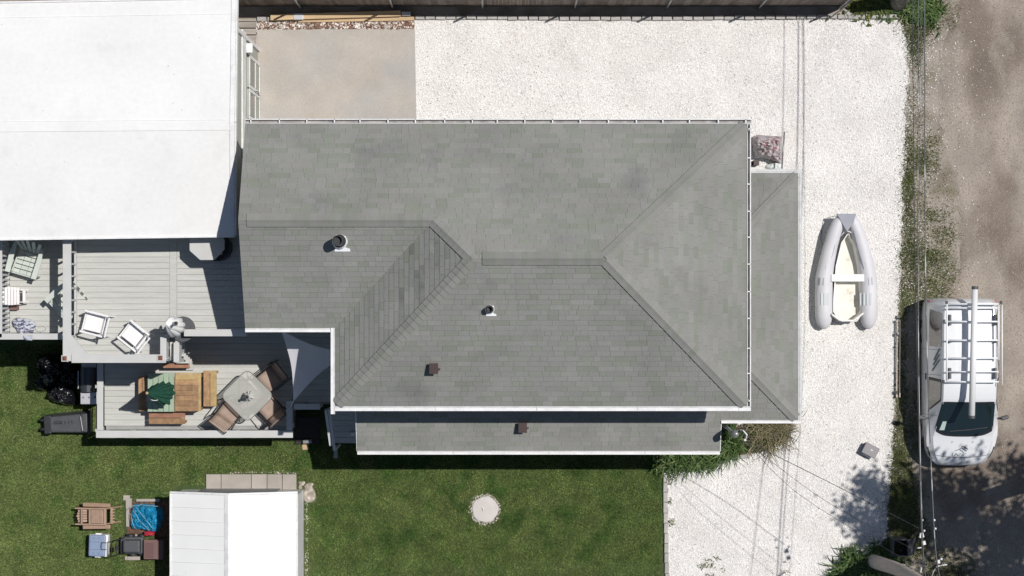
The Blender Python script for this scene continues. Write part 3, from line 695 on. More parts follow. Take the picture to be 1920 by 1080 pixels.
tim = thing('timber_stack', 'long tan timber beams lying under the fence by the slab', 'timber', P(640, 33))
def beam(a, b_, w, h, m, z=0):
    o = MB(); A, B = P(*a), P(*b_); o.bar((A.x, A.y, z + h / 2), (B.x, B.y, z + h / 2), w, h); o.build('beam', m, tim)
beam((509, 34.5), (752, 27), .15, .16, M['pinew'], .04); beam((560, 39.5), (777, 35.5), .10, .09, M['pinew']); beam((508, 38), (700, 33), .10, .04, M['fence'])
b = MB(); p = P(561, 33); b.box((p.x, p.y, .13), (.26, .17, .17)); b.build('bracket', M['steel'], tim, bevel=.01)
b = MB(); p = P(762, 27.5); b.box((p.x, p.y, .12), (.24, .11, .16)); b.build('bracket', M['steel'], tim, bevel=.01)

# ------------------------------------------------------------------ decks
def plank(par, x0, x1, y0, y1, z, m=None, th=.03, name='board'):
    m = m or M['deck']; w, l = round(x1 - x0, 3), round(y1 - y0, 3); k = (name, w, l, m.name)
    if k not in pc:
        b = MB(); b.box((0, 0, -th / 2), (w, l, th)); me = b.data(name); me.materials.append(m); pc[k] = me
    return piece(name, pc[k], ((x0 + x1) / 2, (y0 + y1) / 2, z + random.uniform(-.0025, .0025)), par)
def boards(par, x0, x1, ytop, ybot, z, pitch=.146, gap=.006, cut=None):
    y = ytop
    while y - pitch > ybot - .02:
        xx0, xx1 = (x0, x1) if not cut else cut(y - pitch / 2, x0, x1)
        if xx1 - xx0 > .05: plank(par, xx0, xx1, y - pitch + gap, y, z)
        y -= pitch
def railing(par, pts, z0, h=.95, capw=.20, sp=.28, bal=.045, label=None, caps_=True, lowrail=True):
    """pts: polyline of (x,y); cap on top, balusters as sub-parts"""
    o = MB()
    for a, b_ in zip(pts[:-1], pts[1:]):
        o.bar((a[0], a[1], z0 + h - .02), (b_[0], b_[1], z0 + h - .02), capw, .04)
        o.bar((a[0], a[1], z0 + h - .09), (b_[0], b_[1], z0 + h - .09), .05, .09)
        if lowrail: o.bar((a[0], a[1], z0 + .12), (b_[0], b_[1], z0 + .12), .05, .07)
    r = o.build('railing', M['deckp'], par, bevel=.006)
    mm = MB(); mm.box((0, 0, h / 2), (bal, bal, h - .12)); me = mm.data('baluster'); me.materials.append(M['deckp'])
    for a, b_ in zip(pts[:-1], pts[1:]):
        A, B = Vector(a), Vector(b_); L = (B - A).length; n = max(1, int(L / sp))
        for i in range(n + 1):
            q = A + (B - A) * (i / n); piece('baluster', me, (q.x, q.y, z0), r)
    return r
# upper deck
UZ = 3.6
ud = thing('upper_deck', 'raised pale grey board deck with wide capped railing', 'deck', (-8.5, 0, 0))
xA0, xA1, xB0, xB1 = -10.86, P(318.5, 0, UZ).x, P(331.5, 0, UZ).x, -6.05
boards(ud, xA0, xA1 - .006, 1.50, -1.84, UZ)
boards(ud, xB0 + .006, xB1, 1.50, -1.14, UZ)
plank(ud, xA1, xB0, -1.20, 1.50, UZ + .001)
f = MB(); f.box((-9.6, -.17, UZ - .15), (2.6, 3.36, .2)); f.box((-7.2, .17, UZ - .15), (2.3, 2.66, .2)); f.build('joist_frame', M['frame'], ud)
pm = MB(); pm.box((0, 0, UZ / 2 - .1), (.14, .14, UZ - .2)); pme = pm.data('post'); pme.materials.append(M['frame'])
for p in ((-10.7, 1.3), (-10.7, -.4), (-10.7, -1.72), (-8.6, -1.72), (-8.4, -1.05), (-6.3, -1.05)): piece('post', pme, (*p, 0), ud)
RZ = UZ + 1.0
rail_l = railing(ud, [(P(125.5, 0, RZ).x, P(0, 449, RZ).y), (P(125.5, 0, RZ).x, P(0, 677, RZ).y)], UZ, 1.0, .205)
rail_s = railing(ud, [(P(134, 0, RZ).x, P(0, 672.5, RZ).y), (P(311, 0, RZ).x, P(0, 672.5, RZ).y)], UZ, 1.0, .205)
rail_e = railing(ud, [(P(345, 0, RZ).x, P(0, 624, RZ).y), (P(462, 0, RZ).x, P(0, 624, RZ).y)], UZ, 1.0, .17)
b = MB(); q = [P(133.4, 628, RZ), P(165, 665, RZ), P(133.4, 665, RZ)]; b.prism([tuple(v[:2]) for v in q], RZ - .043, RZ - .003); b.build('corner_shelf', M['deckp'], ud)
b = MB(); q = P(120.5, 672.5, RZ); 
for X_, Y_ in ((121.5, 672), (301, 671)):
    q = P(X_, Y_, RZ); c = MB(); c.box((q.x, q.y, RZ + .015), (.15, .15, .03)); cp = c.build('post_cap', M['deckp'], ud)
    c = MB(); a_ = .055; c.mesh([(q.x - a_, q.y - a_, RZ + .031), (q.x + a_, q.y - a_, RZ + .031), (q.x + a_, q.y + a_, RZ + .031), (q.x - a_, q.y + a_, RZ + .031), (q.x, q.y, RZ + .09)], [(0, 1, 4), (1, 2, 4), (2, 3, 4), (3, 0, 4)]); c.build('copper_pyramid', M['copper'], cp)
b = MB(); b.box((P(152, 0, UZ).x, P(0, 559, UZ).y, UZ + .03), (.3, .06, .06)); b.build('bench_bracket', M['deckp'], ud)
# stair at its corner going down to the lower deck
st = thing('deck_stair', 'short grey stair with two capped rails beside the upper deck corner', 'stair', P(322, 655, 1.0))
x0, x1 = P(306.5, 0, RZ).x, P(331, 0, 4.1).x
for xx, zz, w, yt, yb in ((P(306.5, 0, RZ).x, RZ + .005, .15, 632, 677), (P(331, 0, 4.25).x, 4.25, .14, 642, 679)):
    b = MB(); a, c = P(0, yt, zz), P(0, yb, zz); b.bar((xx, a.y, zz), (xx, c.y, zz), w, .045)
    b.bar((xx, a.y - .02, zz - .35), (xx, c.y, zz - .35), .04, .5)
    for t in (0, .5, 1): b.box((xx, a.y + (c.y - a.y) * t * .96, zz - .45), (.07, .07, .9))
    b.build('handrail', M['deckp'], st, bevel=.005)
for k in range(9):
    zz = UZ - .28 * (k + 1); b = MB(); c = P(319, 655, 3.4); b.box((c.x + .02, c.y + .1 - k * .10 + .2, zz), (.34, .24, .04)); b.build('tread', M['deck'], st)
b = MB(); c = P(319, 655, 3.5)
b.bar((c.x - .12, c.y + .2, UZ + .3), (c.x + .12, c.y - .1, UZ + .1), .03, .03); b.bar((c.x - .14, c.y - .2, UZ + .35), (c.x + .14, c.y - .2, UZ + .25), .03, .03); b.bar((c.x + .13, c.y + .2, UZ + .45), (c.x + .13, c.y - .25, UZ + .4), .06, .05); b.build('cross_bar', M['deckp'], st)

# left deck
LZ = 3.0
ld = thing('left_deck', 'pale grey board deck at the left edge with balustrade', 'deck', (-12, .1, 0))
lx0, lx1 = -13.6, -10.99
boards(ld, -13.6, lx1, 1.50, -1.20, LZ)
f = MB(); f.box((-12.3, .15, LZ - .15), (2.6, 2.7, .2)); f.build('joist_frame', M['frame'], ld)
pm = MB(); pm.box((0, 0, LZ / 2 - .1), (.14, .14, LZ - .2)); pme = pm.data('post'); pme.materials.append(M['frame'])
for p in ((-13.4, -1.1), (-11.3, -1.1), (-12.4, -1.1), (-13.4, 1.3)): piece('post', pme, (*p, 0), ld)
LR = LZ + 1.0
rl = railing(ld, [(P(0, 0, LR).x - .03, 1.4), (P(0, 0, LR).x - .03, P(0, 633, LR).y)], LZ, 1.0, .16, sp=.115, bal=.05)
railing(ld, [(P(-3, 0, LR).x, P(0, 631, LR).y), (P(116, 0, LR).x, P(0, 631, LR).y)], LZ, 1.0, .15, sp=.14)
b = MB(); a = P(14, 0, LZ).x; b.box((a, .1, LZ + .08), (.05, 2.5, .10)); b.build('kick_board', M['deckp'], ld)
b = MB(); q = P(40, 637, LZ + .1); b.box((-12.0, -1.255, LZ - .12), (2.9, .05, .24)); b.build('rim_board', M['deckp'], ld)

# lower deck
DZ = 1.0
dd = thing('lower_deck', 'low pale grey deck with rod railing holding the dining furniture', 'deck', (-8, -2.6, 0))
dx0, dx1 = P(196, 0, DZ).x, P(549, 0, DZ).x; ytop = P(0, 600, DZ).y; ybot = P(0, 808, DZ).y
boards(dd, dx0, dx1, ytop, ybot, DZ, pitch=.1545, gap=.006)
boards(dd, dx1 + .008, -3.92, ytop, P(0, 762, DZ).y, DZ, pitch=.1545, gap=.006)
f = MB(); f.box(((dx0 + dx1) / 2, (ytop + ybot) / 2, .48), (dx1 - dx0 - .06, ytop - ybot - .06, .95)); f.build('skirt', M['frame'], dd)
f = MB(); f.box(((dx1 - 3.92) / 2 + 0, -1.9, .48), (abs(-3.92 - dx1) - .06, 2.3, .95)); f.build('skirt', M['frame'], dd)
DR = 1.75
def wbar(pa, pb, z, w, th=.045):
    b = MB(); A, B = P(*pa, z), P(*pb, z); b.bar((A.x, A.y, z - th / 2), (B.x, B.y, z - th / 2), w, th); return b
r1 = wbar((187.7, 640), (187.7, 806.5), DR, .16).build('railing', M['deckp'], dd, bevel=.005)
for k in range(5):
    b = MB(); X0 = -10.72 + .0; zz = 1.12 + k * .12; b.tube([(-10.74, P(0, 728, DZ).y, zz), (-10.74, P(0, 806, DZ).y, zz)], .014, 6); b.build('rod', M['steel'], r1, smooth=True)
for Y_ in (642, 724, 806): b = MB(); q = P(190, Y_, 1.5); b.box((-10.74, q.y, 1.35), (.08, .08, .72)); b.build('post', M['deckp'], r1)
r2 = wbar((180, 814), (549, 814), DR, .19).build('railing', M['deckp'], dd, bevel=.005)
for k in range(8): b = MB(); b.box((-10.6 + k * .68, P(0, 812, DR).y, 1.35), (.08, .08, .72)); b.build('post', M['deckp'], r2)
for k in range(5): b = MB(); yy = P(0, 812, DR).y; zz = 1.12 + k * .12; b.tube([(-10.6, yy, zz), (-5.8, yy, zz)], .008, 5); b.build('rod', M['steel'], r2)
r3 = wbar((542.5, 752), (542.5, 806.5), DR + .002, .155).build('railing', M['deckp'], dd, bevel=.005)
r4 = wbar((551, 762.5), (600, 762.5), DR - .003, .15).build('railing', M['deckp'], dd, bevel=.005)
for q, par in (((542.5, 755), r3), ((542.5, 800), r3), ((597, 762), r4), ((570, 762), r4)):
    b = MB(); c = P(*q, DR); b.box((c.x, c.y, 1.35), (.09, .09, .72)); b.build('post', M['deckp'], par)
# landing deck and its stair in the deep shade
M['shade_wood'] = mat('shade_black_wood', (.035, .03, .03), .9)  # near-black tread wood, the stair opening's shade put into its colour
lan = thing('landing_deck', 'small shaded board landing beneath the main eave corner', 'deck', (-4.5, -3.6, 0))
boards(lan, P(622, 0, .9).x, -3.62, P(0, 767, .9).y, P(0, 833, .9).y, .9, pitch=.15)
f = MB(); f.box((-4.2, -3.6, .42), (1.2, .9, .8)); f.build('skirt', M['frame'], lan)
for (a, b_) in (((611, 770), (620, 834)), ((617, 768), (627, 843))):
    o = MB(); A, B = P(*a, 1.85), P(*b_, 1.6); o.bar(A, B, .07, .05); o.bar((A.x, A.y, .9), A, .06, .06); o.bar((B.x, B.y, .1), B, .06, .06); o.build('handrail', M['deckp'], lan)
for k in range(4):
    o = MB(); a = P(572, 790 + k * 12, .5 - .12 * k); o.box((a.x + .05, a.y, .45 - .12 * k), (.62, .20, .04)); o.build('tread', M['shade_wood'], lan)
o = MB(); a = P(630, 846, .3); o.box((a.x, a.y, .4), (.1, .35, .05)); o.build('tread', M['frame'], lan)
o = MB(); a = P(661, 813, 1.0); o.lathe([(.05, 0), (.055, .1), (.03, .16)], (a.x, a.y, .905), 12); tag(o.build('solar_lamp', M['trim'], smooth=True), 'little white lamp standing on the shaded landing', 'lamp')
o = MB(); a = P(576, 828, .2); o.box((a.x, a.y, .12), (.24, .10, .24), R(5)); tag(o.build('hose_box', M['gmetal'], bevel=.02), 'small grey metal box on the grass below the stair opening', 'box')
o = MB(); a = P(573, 838); o.box((a.x, a.y, .02), (.16, .14, .05), R(4)); tag(o.build('stepping_stone', M['pinew']), 'small tan block lying in the grass edge near stair', 'block')
o = MB(); a = P(412, 836, .1); o.tube([a + Vector((-.13, .1, .05)), a + Vector((-.12, -.02, -.05)), a + Vector((0, -.10, -.06)), a + Vector((.12, -.02, -.05)), a + Vector((.13, .12, .05))], .012, 6); tag(o.build('hose', M['cableb'], smooth=True), 'loop of black hose hanging off the lower deck edge', 'hose')

# ------------------------------------------------------------------ furniture
def crumple(b, c, rx, ry, h, rz=0.0, sd=0, amp=.25, nr=14, nt=40, shape=2.2, freq=3.0, outline=None, val=.5, rmin=.0):
    c = Vector(c); ca, sa = math.cos(rz), math.sin(rz); vs = []
    for i in range(nr + 1):
        r = i / nr
        for k in range(nt):
            t = 2 * math.pi * k / nt; o_ = outline(t) if outline else 1 + .12 * math.sin(3 * t + sd)
            x, y = rx * r * o_ * math.cos(t), ry * r * o_ * math.sin(t)
            nz_ = noise.fractal(Vector((x * freq / max(rx, ry) + sd * 3.1, y * freq / max(rx, ry), sd * 1.7)), 1.0, 2.0, 4)
            rg = 1 - abs(noise.noise(Vector((x * freq * 1.6 / max(rx, ry), y * freq * 1.6 / max(rx, ry) + sd, 2.2)))) * 2
            z = h * (1 - r ** shape) ** .6 * (1 + amp * nz_) + h * amp * .35 * rg * (1 - r ** 4)
            if i == nr: z = 0
            vs.append(c + Vector((ca * x - sa * y, sa * x + ca * y, max(z, 0))))
    fs = [(i * nt + k, i * nt + (k + 1) % nt, (i + 1) * nt + (k + 1) % nt, (i + 1) * nt + k) for i in range(nr) for k in range(nt)]
    b.mesh(vs, [f_[::-1] for f_ in fs] if False else fs, val)

# adirondack chairs (front looks to -Y)
def adirondack(label, loc, rz, m):
    t = thing('adirondack_chair', label, 'chair', loc, rz, 'adirondack chairs')
    for k in range(5):
        y = -.34 + k * .115; z = .36 - k * .022; b = MB()
        for hx in (-.175, .0, .175)[:3]: b.box((hx, y, z), (.165, .095, .02))
        b.build('seat_slat', m, t, world=False)
    for k in range(5):
        a = (k - 2) * .075; x0_ = (k - 2) * .095; b = MB(); L_ = .72 - abs(k - 2) * .05
        b.bar((x0_, .20, .24), (x0_ + a * .9, .20 + L_ * .42, .24 + L_ * .92), .085, .018, up=(0, -1, .4)); b.build('back_slat', m, t, world=False, bevel=.004)
    for s in (-1, 1):
        b = MB(); b.mesh([(s * .27, -.42, .54), (s * .40, -.42, .54), (s * .42, .05, .54), (s * .36, .36, .54), (s * .30, .36, .54)] + [(s * .27, -.42, .565), (s * .40, -.42, .565), (s * .42, .05, .565), (s * .36, .36, .565), (s * .30, .36, .565)],
                          [(5, 6, 7, 8, 9), (4, 3, 2, 1, 0), (0, 1, 6, 5), (1, 2, 7, 6), (2, 3, 8, 7), (3, 4, 9, 8), (4, 0, 5, 9)]); b.build('armrest', m, t, world=False)
        b = MB(); b.bar((s * .32, -.36, 0), (s * .32, -.36, .54), .09, .03, up=(0, 1, 0)); b.build('leg', m, t, world=False)
        b = MB(); b.bar((s * .28, -.40, .33), (s * .28, .48, .06), .03, .12); b.build('leg', m, t, world=False)
    b = MB(); b.box((0, -.41, .30), (.58, .03, .12)); b.build('front_rail', m, t, world=False); b = MB(); b.box((0, .29, .42), (.6, .03, .06)); b.build('cross_rail', m, t, world=False)
    return t
c = P(50, 486, 3.4); adirondack('sage grey slatted adirondack chair half in shade on left deck', (c.x, c.y, LZ), R(-16), M['greyres'])
c = P(129, 563, 3.4); adirondack('sage grey adirondack chair mostly hidden behind the upper deck railing', (c.x, c.y, LZ), R(-48), M['greyres'])
# small white slatted table with towel etc.
t = thing('slatted_side_table', 'white slatted folding chair standing against the left balustrade', 'chair', (P(20, 555, 3.5).x, P(0, 555, 3.5).y, LZ), 0)
for k in range(6):
    b = MB(); b.box((-.18 + k * .074, 0, .52), (.064, .46 - .03 * abs(k - 2.5) * .5, .02)); b.build('slat', M['white'], t, world=False, bevel=.004)
for s in (-1, 1):
    b = MB(); b.bar((-.2, s * .16, .02), (.40, s * .15, .30), .025, .02); b.bar((.40, s * .15, .30), (.24, s * .15, .48), .02, .02); b.build('leg', M['white'], t, world=False)
    b = MB(); b.bar((.2, s * .16, .0), (-.2, s * .16, .5), .025, .02); b.build('leg', M['white'], t, world=False)
b = MB(); b.box((.30, 0, .36), (.07, .26, .02)); b.build('seat', M['white'], t, world=False)
b = MB(); c = P(18, 576, 3.3); b.box((c.x + .06, c.y, LZ + .09), (.20, .14, .18)); tag(b.build('planter_box', M['brown']), 'small brown box under the white slatted folding chair', 'box')
b = MB(); c = P(46, 612, LZ)
crumple(b, c + Vector((0, 0, .02)), .30, .22, .16, R(-25), 5, .5, 12, 40, 2.5, 3.2)
c2 = P(55, 628, 3.9); b.mesh([c + Vector((.05, -.1, .12)), c + Vector((.27, -.08, .12)), c2 + Vector((.12, -.02, .16)), c2 + Vector((-.1, -.02, .16)), c2 + Vector((.10, -.13, .14)), c2 + Vector((-.10, -.11, .12)), c2 + Vector((.09, -.15, -.1)), c2 + Vector((-.10, -.14, -.12))], [(0, 1, 2, 3), (3, 2, 4, 5), (5, 4, 6, 7)])
tag(b.build('striped_towel', M['towel'], smooth=False), 'crumpled blue and white striped towel by the left railing', 'towel')
b = MB(); c = P(77, 616, LZ); 
for k in range(10):
    a = k * .63; b.tube([c + Vector((.13 * math.cos(a), .08 * math.sin(a), .01)), c + Vector((.13 * math.cos(a + .45), .08 * math.sin(a + .45), .03))], .012, 5)
tag(b.build('white_wreath', M['deckp']), 'faint pale ring of twigs lying beside the striped towel', 'wreath')

# white patio chairs (front looks to -X in local space)
def patio_chair(label, loc, rz):
    t = thing('patio_chair', label, 'chair', loc, rz, 'white patio chairs'); m = M['white']
    b = MB(); b.box((-.02, 0, .42), (.44, .42, .03)); b.build('seat', m, t, world=False, bevel=.01)
    b = MB(); 
    for s in (-1, 1): b.bar((.22, s * .20, .42), (.42, s * .21, .88), .035, .05)
    b.bar((.42, -.25, .88), (.42, .25, .88), .035, .05); b.bar((.30, -.21, .62), (.30, .21, .62), .05, .05); b.build('back_frame', m, t, world=False, bevel=.006)
    b = MB(); b.mesh([(.225, -.19, .46), (.225, .19, .46), (.30, .19, .62), (.30, -.19, .62), (.24, -.19, .455), (.24, .19, .455), (.315, .19, .615), (.315, -.19, .615)], [(0, 1, 2, 3), (7, 6, 5, 4), (0, 4, 5, 1), (3, 2, 6, 7)]); b.build('backrest', m, t, world=False)
    for s in (-1, 1):
        b = MB(); b.bar((-.26, s * .26, .64), (.34, s * .26, .68), .05, .035); b.build('armrest', m, t, world=False, bevel=.008)
        b = MB(); b.bar((-.24, s * .25, .0), (-.25, s * .25, .64), .035, .035); b.build('leg', m, t, world=False)
        b = MB(); b.bar((.36, s * .25, .0), (.2, s * .25, .66), .035, .035); b.build('leg', m, t, world=False)
    b = MB(); b.bar((-.25, -.25, .34), (-.25, .25, .34), .03, .04); b.bar((-.26, -.27, .42), (-.26, .27, .42), .03, .03); b.build('stretcher', m, t, world=False)
    return t
c = P(176, 606, 4.1); pchair = patio_chair('white patio chair nearer the left railing of the upper deck', (c.x, c.y, UZ), R(-14))
c = P(250, 628, 4.1); copy_tree(pchair, (c.x, c.y, UZ), R(-38), 'white patio chair turned toward the stair beside the closed umbrella')
# octagonal cover and round tub beneath it
ot = thing('octagonal_table', 'octagonal white table partly in shadow below the annex eave', 'table', (*P(391, 462, 4.5)[:2], UZ))
c = P(391, 458, 4.5); oc = [(355, 449), (372, 432), (404, 432), (421, 449), (421, 467), (402, 487.5), (375, 487.5), (355.5, 470)]
b = MB(); b.prism([tuple(P(*q, 4.5)[:2]) for q in oc], 4.44, 4.5); b.build('tabletop', M['deckp'], ot, bevel=.008)
for s in ((-1, -1), (1, -1), (1, 1), (-1, 1)):
    b = MB(); b.box((c.x + s[0] * .25, c.y + s[1] * .22, 4.02), (.06, .06, .84)); b.build('leg', M['deckp'], ot)
b = MB(); c = P(404, 464, 4.2); b.lathe([(.33, 0), (.34, .55), (.31, .56), (.30, .50)], (c.x, c.y, UZ + .003), 28); tag(b.build('round_tub', M['black'], smooth=False), 'round black tub tucked under the octagonal white table', 'tub')
# white closed umbrella and dark round table
def closed_umbrella(label, base, top, skirt_t, r0, m, name='umbrella', nf=9, sd=1, polem=None, band=True, amp=.22):
    base, top = Vector(base), Vector(top); d = (top - base); L_ = d.length; d.normalize()
    t = thing(name, label, 'umbrella', base)
    b = MB(); b.tube([base, top + d * .03], .02, 8); b.build('pole', polem or M['pinew'], t, smooth=True)
    rr = random.Random(sd); ph = [rr.uniform(0, 6.3) for _ in range(6)]
    z0 = L_ * skirt_t; H_ = L_ - z0; q = d.to_track_quat('Z', 'Y').to_matrix().to_4x4()
    def wob(tt, i): return 1 + amp * math.cos(nf * tt + ph[0] + .15 * i) * min(1, (8 - i) / 4) + .09 * math.sin(3 * tt + ph[1]) + amp * .6 * math.sin((nf * .6 // 1) * tt + ph[2] + i * .3)
    prof = [(r0 * 1.05, -.02), (r0, .03), (r0 * .93, H_ * .12), (r0 * .80, H_ * .28), (r0 * .62, H_ * .45), (r0 * .45, H_ * .62), (r0 * .33, H_ * .78), (r0 * .2, H_ * .92), (.03, H_ - .01)]
    b = MB(); b.lathe(prof, base + d * z0, nf * 8, M=q, wob=wob, val=.5); b.build('canopy', m, t, smooth=False)
    if band:
        b = MB(); b.tube([base + d * z0 + (q @ Vector((r0 * .66 * math.cos(a_), r0 * .66 * math.sin(a_), H_ * .52))) for a_ in [R(-75 + 13 * i_) for i_ in range(11)]], .010, 6); b.build('tie_band', M['wumb'], t)
    b = MB(); b.lathe([(.035, 0), (.04, .03), (.02, .06)], top, 12, M=q); b.build('finial', polem or M['pinew'], t, smooth=True)
    return t
bp = P(312, 612, UZ); tp = P(305, 606, 6.0)
closed_umbrella('closed white umbrella with draped folds on the upper deck', (bp.x + .05, bp.y, UZ), (tp.x + .3, tp.y + .0, 5.9), .45, .13, M['wumb'], nf=7, sd=4, polem=M['dmetal'], band=False)
b = MB()
for k, (X_, Y_, z_, rr0, rr1) in enumerate(((324, 597, 5.2, .03, .075), (338, 601, 5.0, .035, .085), (343, 609, 4.95, .035, .08), (341, 618, 4.85, .035, .09), (333, 626, 4.8, .04, .09), (324, 628, 4.75, .04, .08), (330, 614, 5.1, .05, .10))):
    a_, e_ = P(311, 606.5, 5.6), P(X_, Y_, z_); m_ = a_.lerp(e_, .5) + Vector((0, 0, .12))
    b.tube([a_, a_.lerp(m_, .5), m_, m_.lerp(e_, .6), e_, e_.lerp(m_, -.12)], [.02, rr0, (rr0 + rr1) / 2, rr1, rr1 * .85, .02], 10)
tag(b.build('folded_cover', M['wumb'], smooth=True), 'white cloth cover heaped at the umbrella beside round table', 'cloth')
b = MB(); c = P(342, 617, 4.35); b.lathe([(.02, .0), (.03, .02), (.03, .66), (.31, .68), (.31, .72), (0.01, .725)], (c.x, c.y, UZ + .003), 32); tag(b.build('round_side_table', M['dgrey']), 'round dark grey side table behind the south railing', 'table')

# lower deck: teak table, benches, umbrella
TZ = DZ + .74
tt = thing('dining_table', 'wooden table half pale green boards and half brown slats', 'table', (*P(327, 737, TZ)[:2], DZ))
def wpl(par, X0, Y0, X1, Y1, z, m, name='plank', th=.035):
    a, b_ = P(X0, Y0, z), P(X1, Y1, z); o = MB(); o.box(((a.x + b_.x) / 2, (a.y + b_.y) / 2, z - th / 2 + random.uniform(-.002, .002)), (abs(b_.x - a.x), abs(a.y - b_.y), th), ch=.003); return o.build(name, m, par)
for k in range(5): wpl(tt, 277 + k * 10, 700, 286.2 + k * 10, 772, TZ, M['grn'])
for k in range(7): wpl(tt, 329.2, 702.5 + k * 9.85, 372.2, 712.0 + k * 9.85, TZ, M['woody'] if k == 0 else M['wood'], 'slat')
wpl(tt, 327.2, 700, 329, 772, TZ + .003, M['wood'], 'frame_rail'); wpl(tt, 372, 699, 377, 771, TZ, M['woody'], 'frame_rail'); wpl(tt, 329.5, 699, 371.5, 702, TZ, M['woody'], 'frame_rail')
for X_, Y_ in ((281, 705), (281, 767), (372, 705), (372, 767)):
    o = MB(); c = P(X_, Y_, TZ); o.box((c.x, c.y, DZ + .35), (.07, .07, .70)); o.build('leg', M['wood'], tt)
def bench(label, X0, Y0, X1, Y1, z, ms, along='x', group='slatted teak benches'):
    t = thing('bench', label, 'bench', (*P((X0 + X1) / 2, (Y0 + Y1) / 2, z)[:2], DZ), 0, group)
    if along == 'x':
        ym = (Y0 + Y1) / 2; wpl(t, X0, Y0, X1, ym - .4, z, ms[0]); wpl(t, X0, ym + .4, X1, Y1, z, ms[1])
    else:
        xm = (X0 + X1) / 2; wpl(t, X0, Y0, xm - .4, Y1, z, ms[0]); wpl(t, xm + .4, Y0, X1, Y1, z, ms[1])
    for X_, Y_ in ((X0 + 3, Y0 + 3), (X1 - 3, Y0 + 3), (X0 + 3, Y1 - 3), (X1 - 3, Y1 - 3)):
        o = MB(); c = P(X_, Y_, z); o.box((c.x, c.y, DZ + (z - DZ) / 2 - .02), (.05, .05, z - DZ - .04)); o.build('leg', ms[0], t)
    return t
BZ = DZ + .45
bench('rust red bench partly under the deck stair rail', 306, 672.5, 355, 690, BZ, (M['woodr'], M['woodr']))
bench('upright bench right of the table with one yellow plank', 381.5, 695, 406, 762, BZ, (M['wood'], M['woody']), 'y')
bench('brown two plank bench below the green and brown table', 279, 772.5, 347, 795, BZ - .02, (M['woodr'], M['wood']))
bench('dark bench at the left end of the table under umbrella shade', 259.5, 706, 273, 771, BZ - .05, (M['wood'], M['wood']), 'y')
bp = P(329, 737, DZ)
closed_umbrella('closed dark green umbrella leaning over the wooden table', (-8.77, P(0, 737, DZ).y, DZ), (P(276, 737, 3.75).x, P(0, 737, 3.75).y, 3.75), .50, .285, M['umb'], nf=12, sd=2, amp=.085)
# glass table
gt = thing('glass_table', 'square frosted glass patio table turned corner-on', 'table', (*P(463, 742, 1.7)[:2], DZ), 0)
def rsq(cx, cy, hd, z, rc=.22, n=6, ax=1.):
    pts = []
    for k in range(4):
        a = k * math.pi / 2; c_ = Vector((cx + (hd - rc * 1.05) * math.cos(a) * ax, cy + (hd - rc * 1.05) * math.sin(a)))
        for j in range(n + 1):
            t = a - math.pi / 4 + (math.pi / 2) * j / n; pts.append((c_.x + rc * math.cos(t), c_.y + rc * math.sin(t)))
    return pts
c = P(463.5, 742, 1.72); ring = rsq(c.x, c.y, .63, 1.72, .16)
b = MB(); b.prism(ring, 1.712, 1.720); b.build('glass_top', M['tableglass'], gt)
b = MB(); b.tube([(p[0], p[1], 1.706) for p in ring + ring[:1]], .016, 6, caps=False)
for a in ((.58, 0), (-.58, 0), (0, .58), (0, -.58)): b.bar((c.x + a[0] * .08, c.y + a[1] * .08, 1.695), (c.x + a[0], c.y + a[1], 1.695), .022, .02)
b.build('table_frame', M['gmetal'], gt)
for a in ((.5, 0), (-.5, 0), (0, .5), (0, -.5)): b = MB(); b.tube([(c.x + a[0], c.y + a[1], 1.69), (c.x + a[0] * .8, c.y + a[1] * .8, DZ)], .018, 6); b.build('leg', M['gmetal'], gt)
closed_umbrella('closed white umbrella through the frosted glass table centre', (c.x + .02, c.y, DZ + .003), (P(457, 741, 3.0).x + .0, c.y + .01, 2.35), .60, .11, M['wumb'], nf=8, sd=6, polem=M['dmetal'], band=False)
def sling_chair(label, loc, rz):
    t = thing('sling_chair', label, 'chair', loc, rz, 'tan sling chairs at the glass table')
    def slng(pts, name):
        b = MB(); n = len(pts); vs = []
        for (y, z) in pts:
            for s in (-1, -.5, 0, .5, 1): vs.append((s * .25, y, z - .02 * (1 - s * s)))
        fs = [(i * 5 + j, i * 5 + j + 1, (i + 1) * 5 + j + 1, (i + 1) * 5 + j) for i in range(n - 1) for j in range(4)]
        b.mesh(vs, fs, .5); o = b.build(name, M['sling'], t, world=False, smooth=True); s_ = o.modifiers.new('solidify', 'SOLIDIFY'); s_.thickness = .008
    slng([(-.26, .42), (-.1, .40), (.08, .385), (.2, .39)], 'seat'); slng([(.2, .39), (.26, .46), (.33, .60), (.38, .73), (.42, .85)], 'backrest')
    for s in (-1, 1):
        b = MB(); b.tube([(s * .27, -.30, .0), (s * .27, -.28, .42), (s * .27, .2, .38), (s * .27, .33, .6), (s * .27, .44, .88)], .014, 6); b.build('side_frame', M['dmetal'], t, world=False, smooth=True)
        b = MB(); b.tube([(s * .29, .42, .0), (s * .31, .25, .38), (s * .32, .33, .62), (s * .32, .25, .65), (s * .32, -.22, .63), (s * .32, -.30, .56), (s * .30, -.32, .35), (s * .28, -.34, .01)], .014, 6); b.build('armrest', M['dmetal'], t, world=False, smooth=True)
    b = MB(); b.tube([(-.27, .44, .88), (.27, .44, .88)], .014, 6); b.tube([(-.27, -.28, .415), (.27, -.28, .415)], .014, 6); b.tube([(-.27, .2, .2), (.27, .2, .2)], .012, 6); b.build('cross_bar', M['dmetal'], t, world=False)
    return t
c = P(507, 711, 1.45); sc = sling_chair('tan sling chair at the glass table, its back sunk in shadow', (c.x, c.y, DZ), R(-52))
c = P(504, 765, 1.45); copy_tree(sc, (c.x, c.y, DZ), R(-138), 'tan sling chair between the glass table and lower deck stair opening')
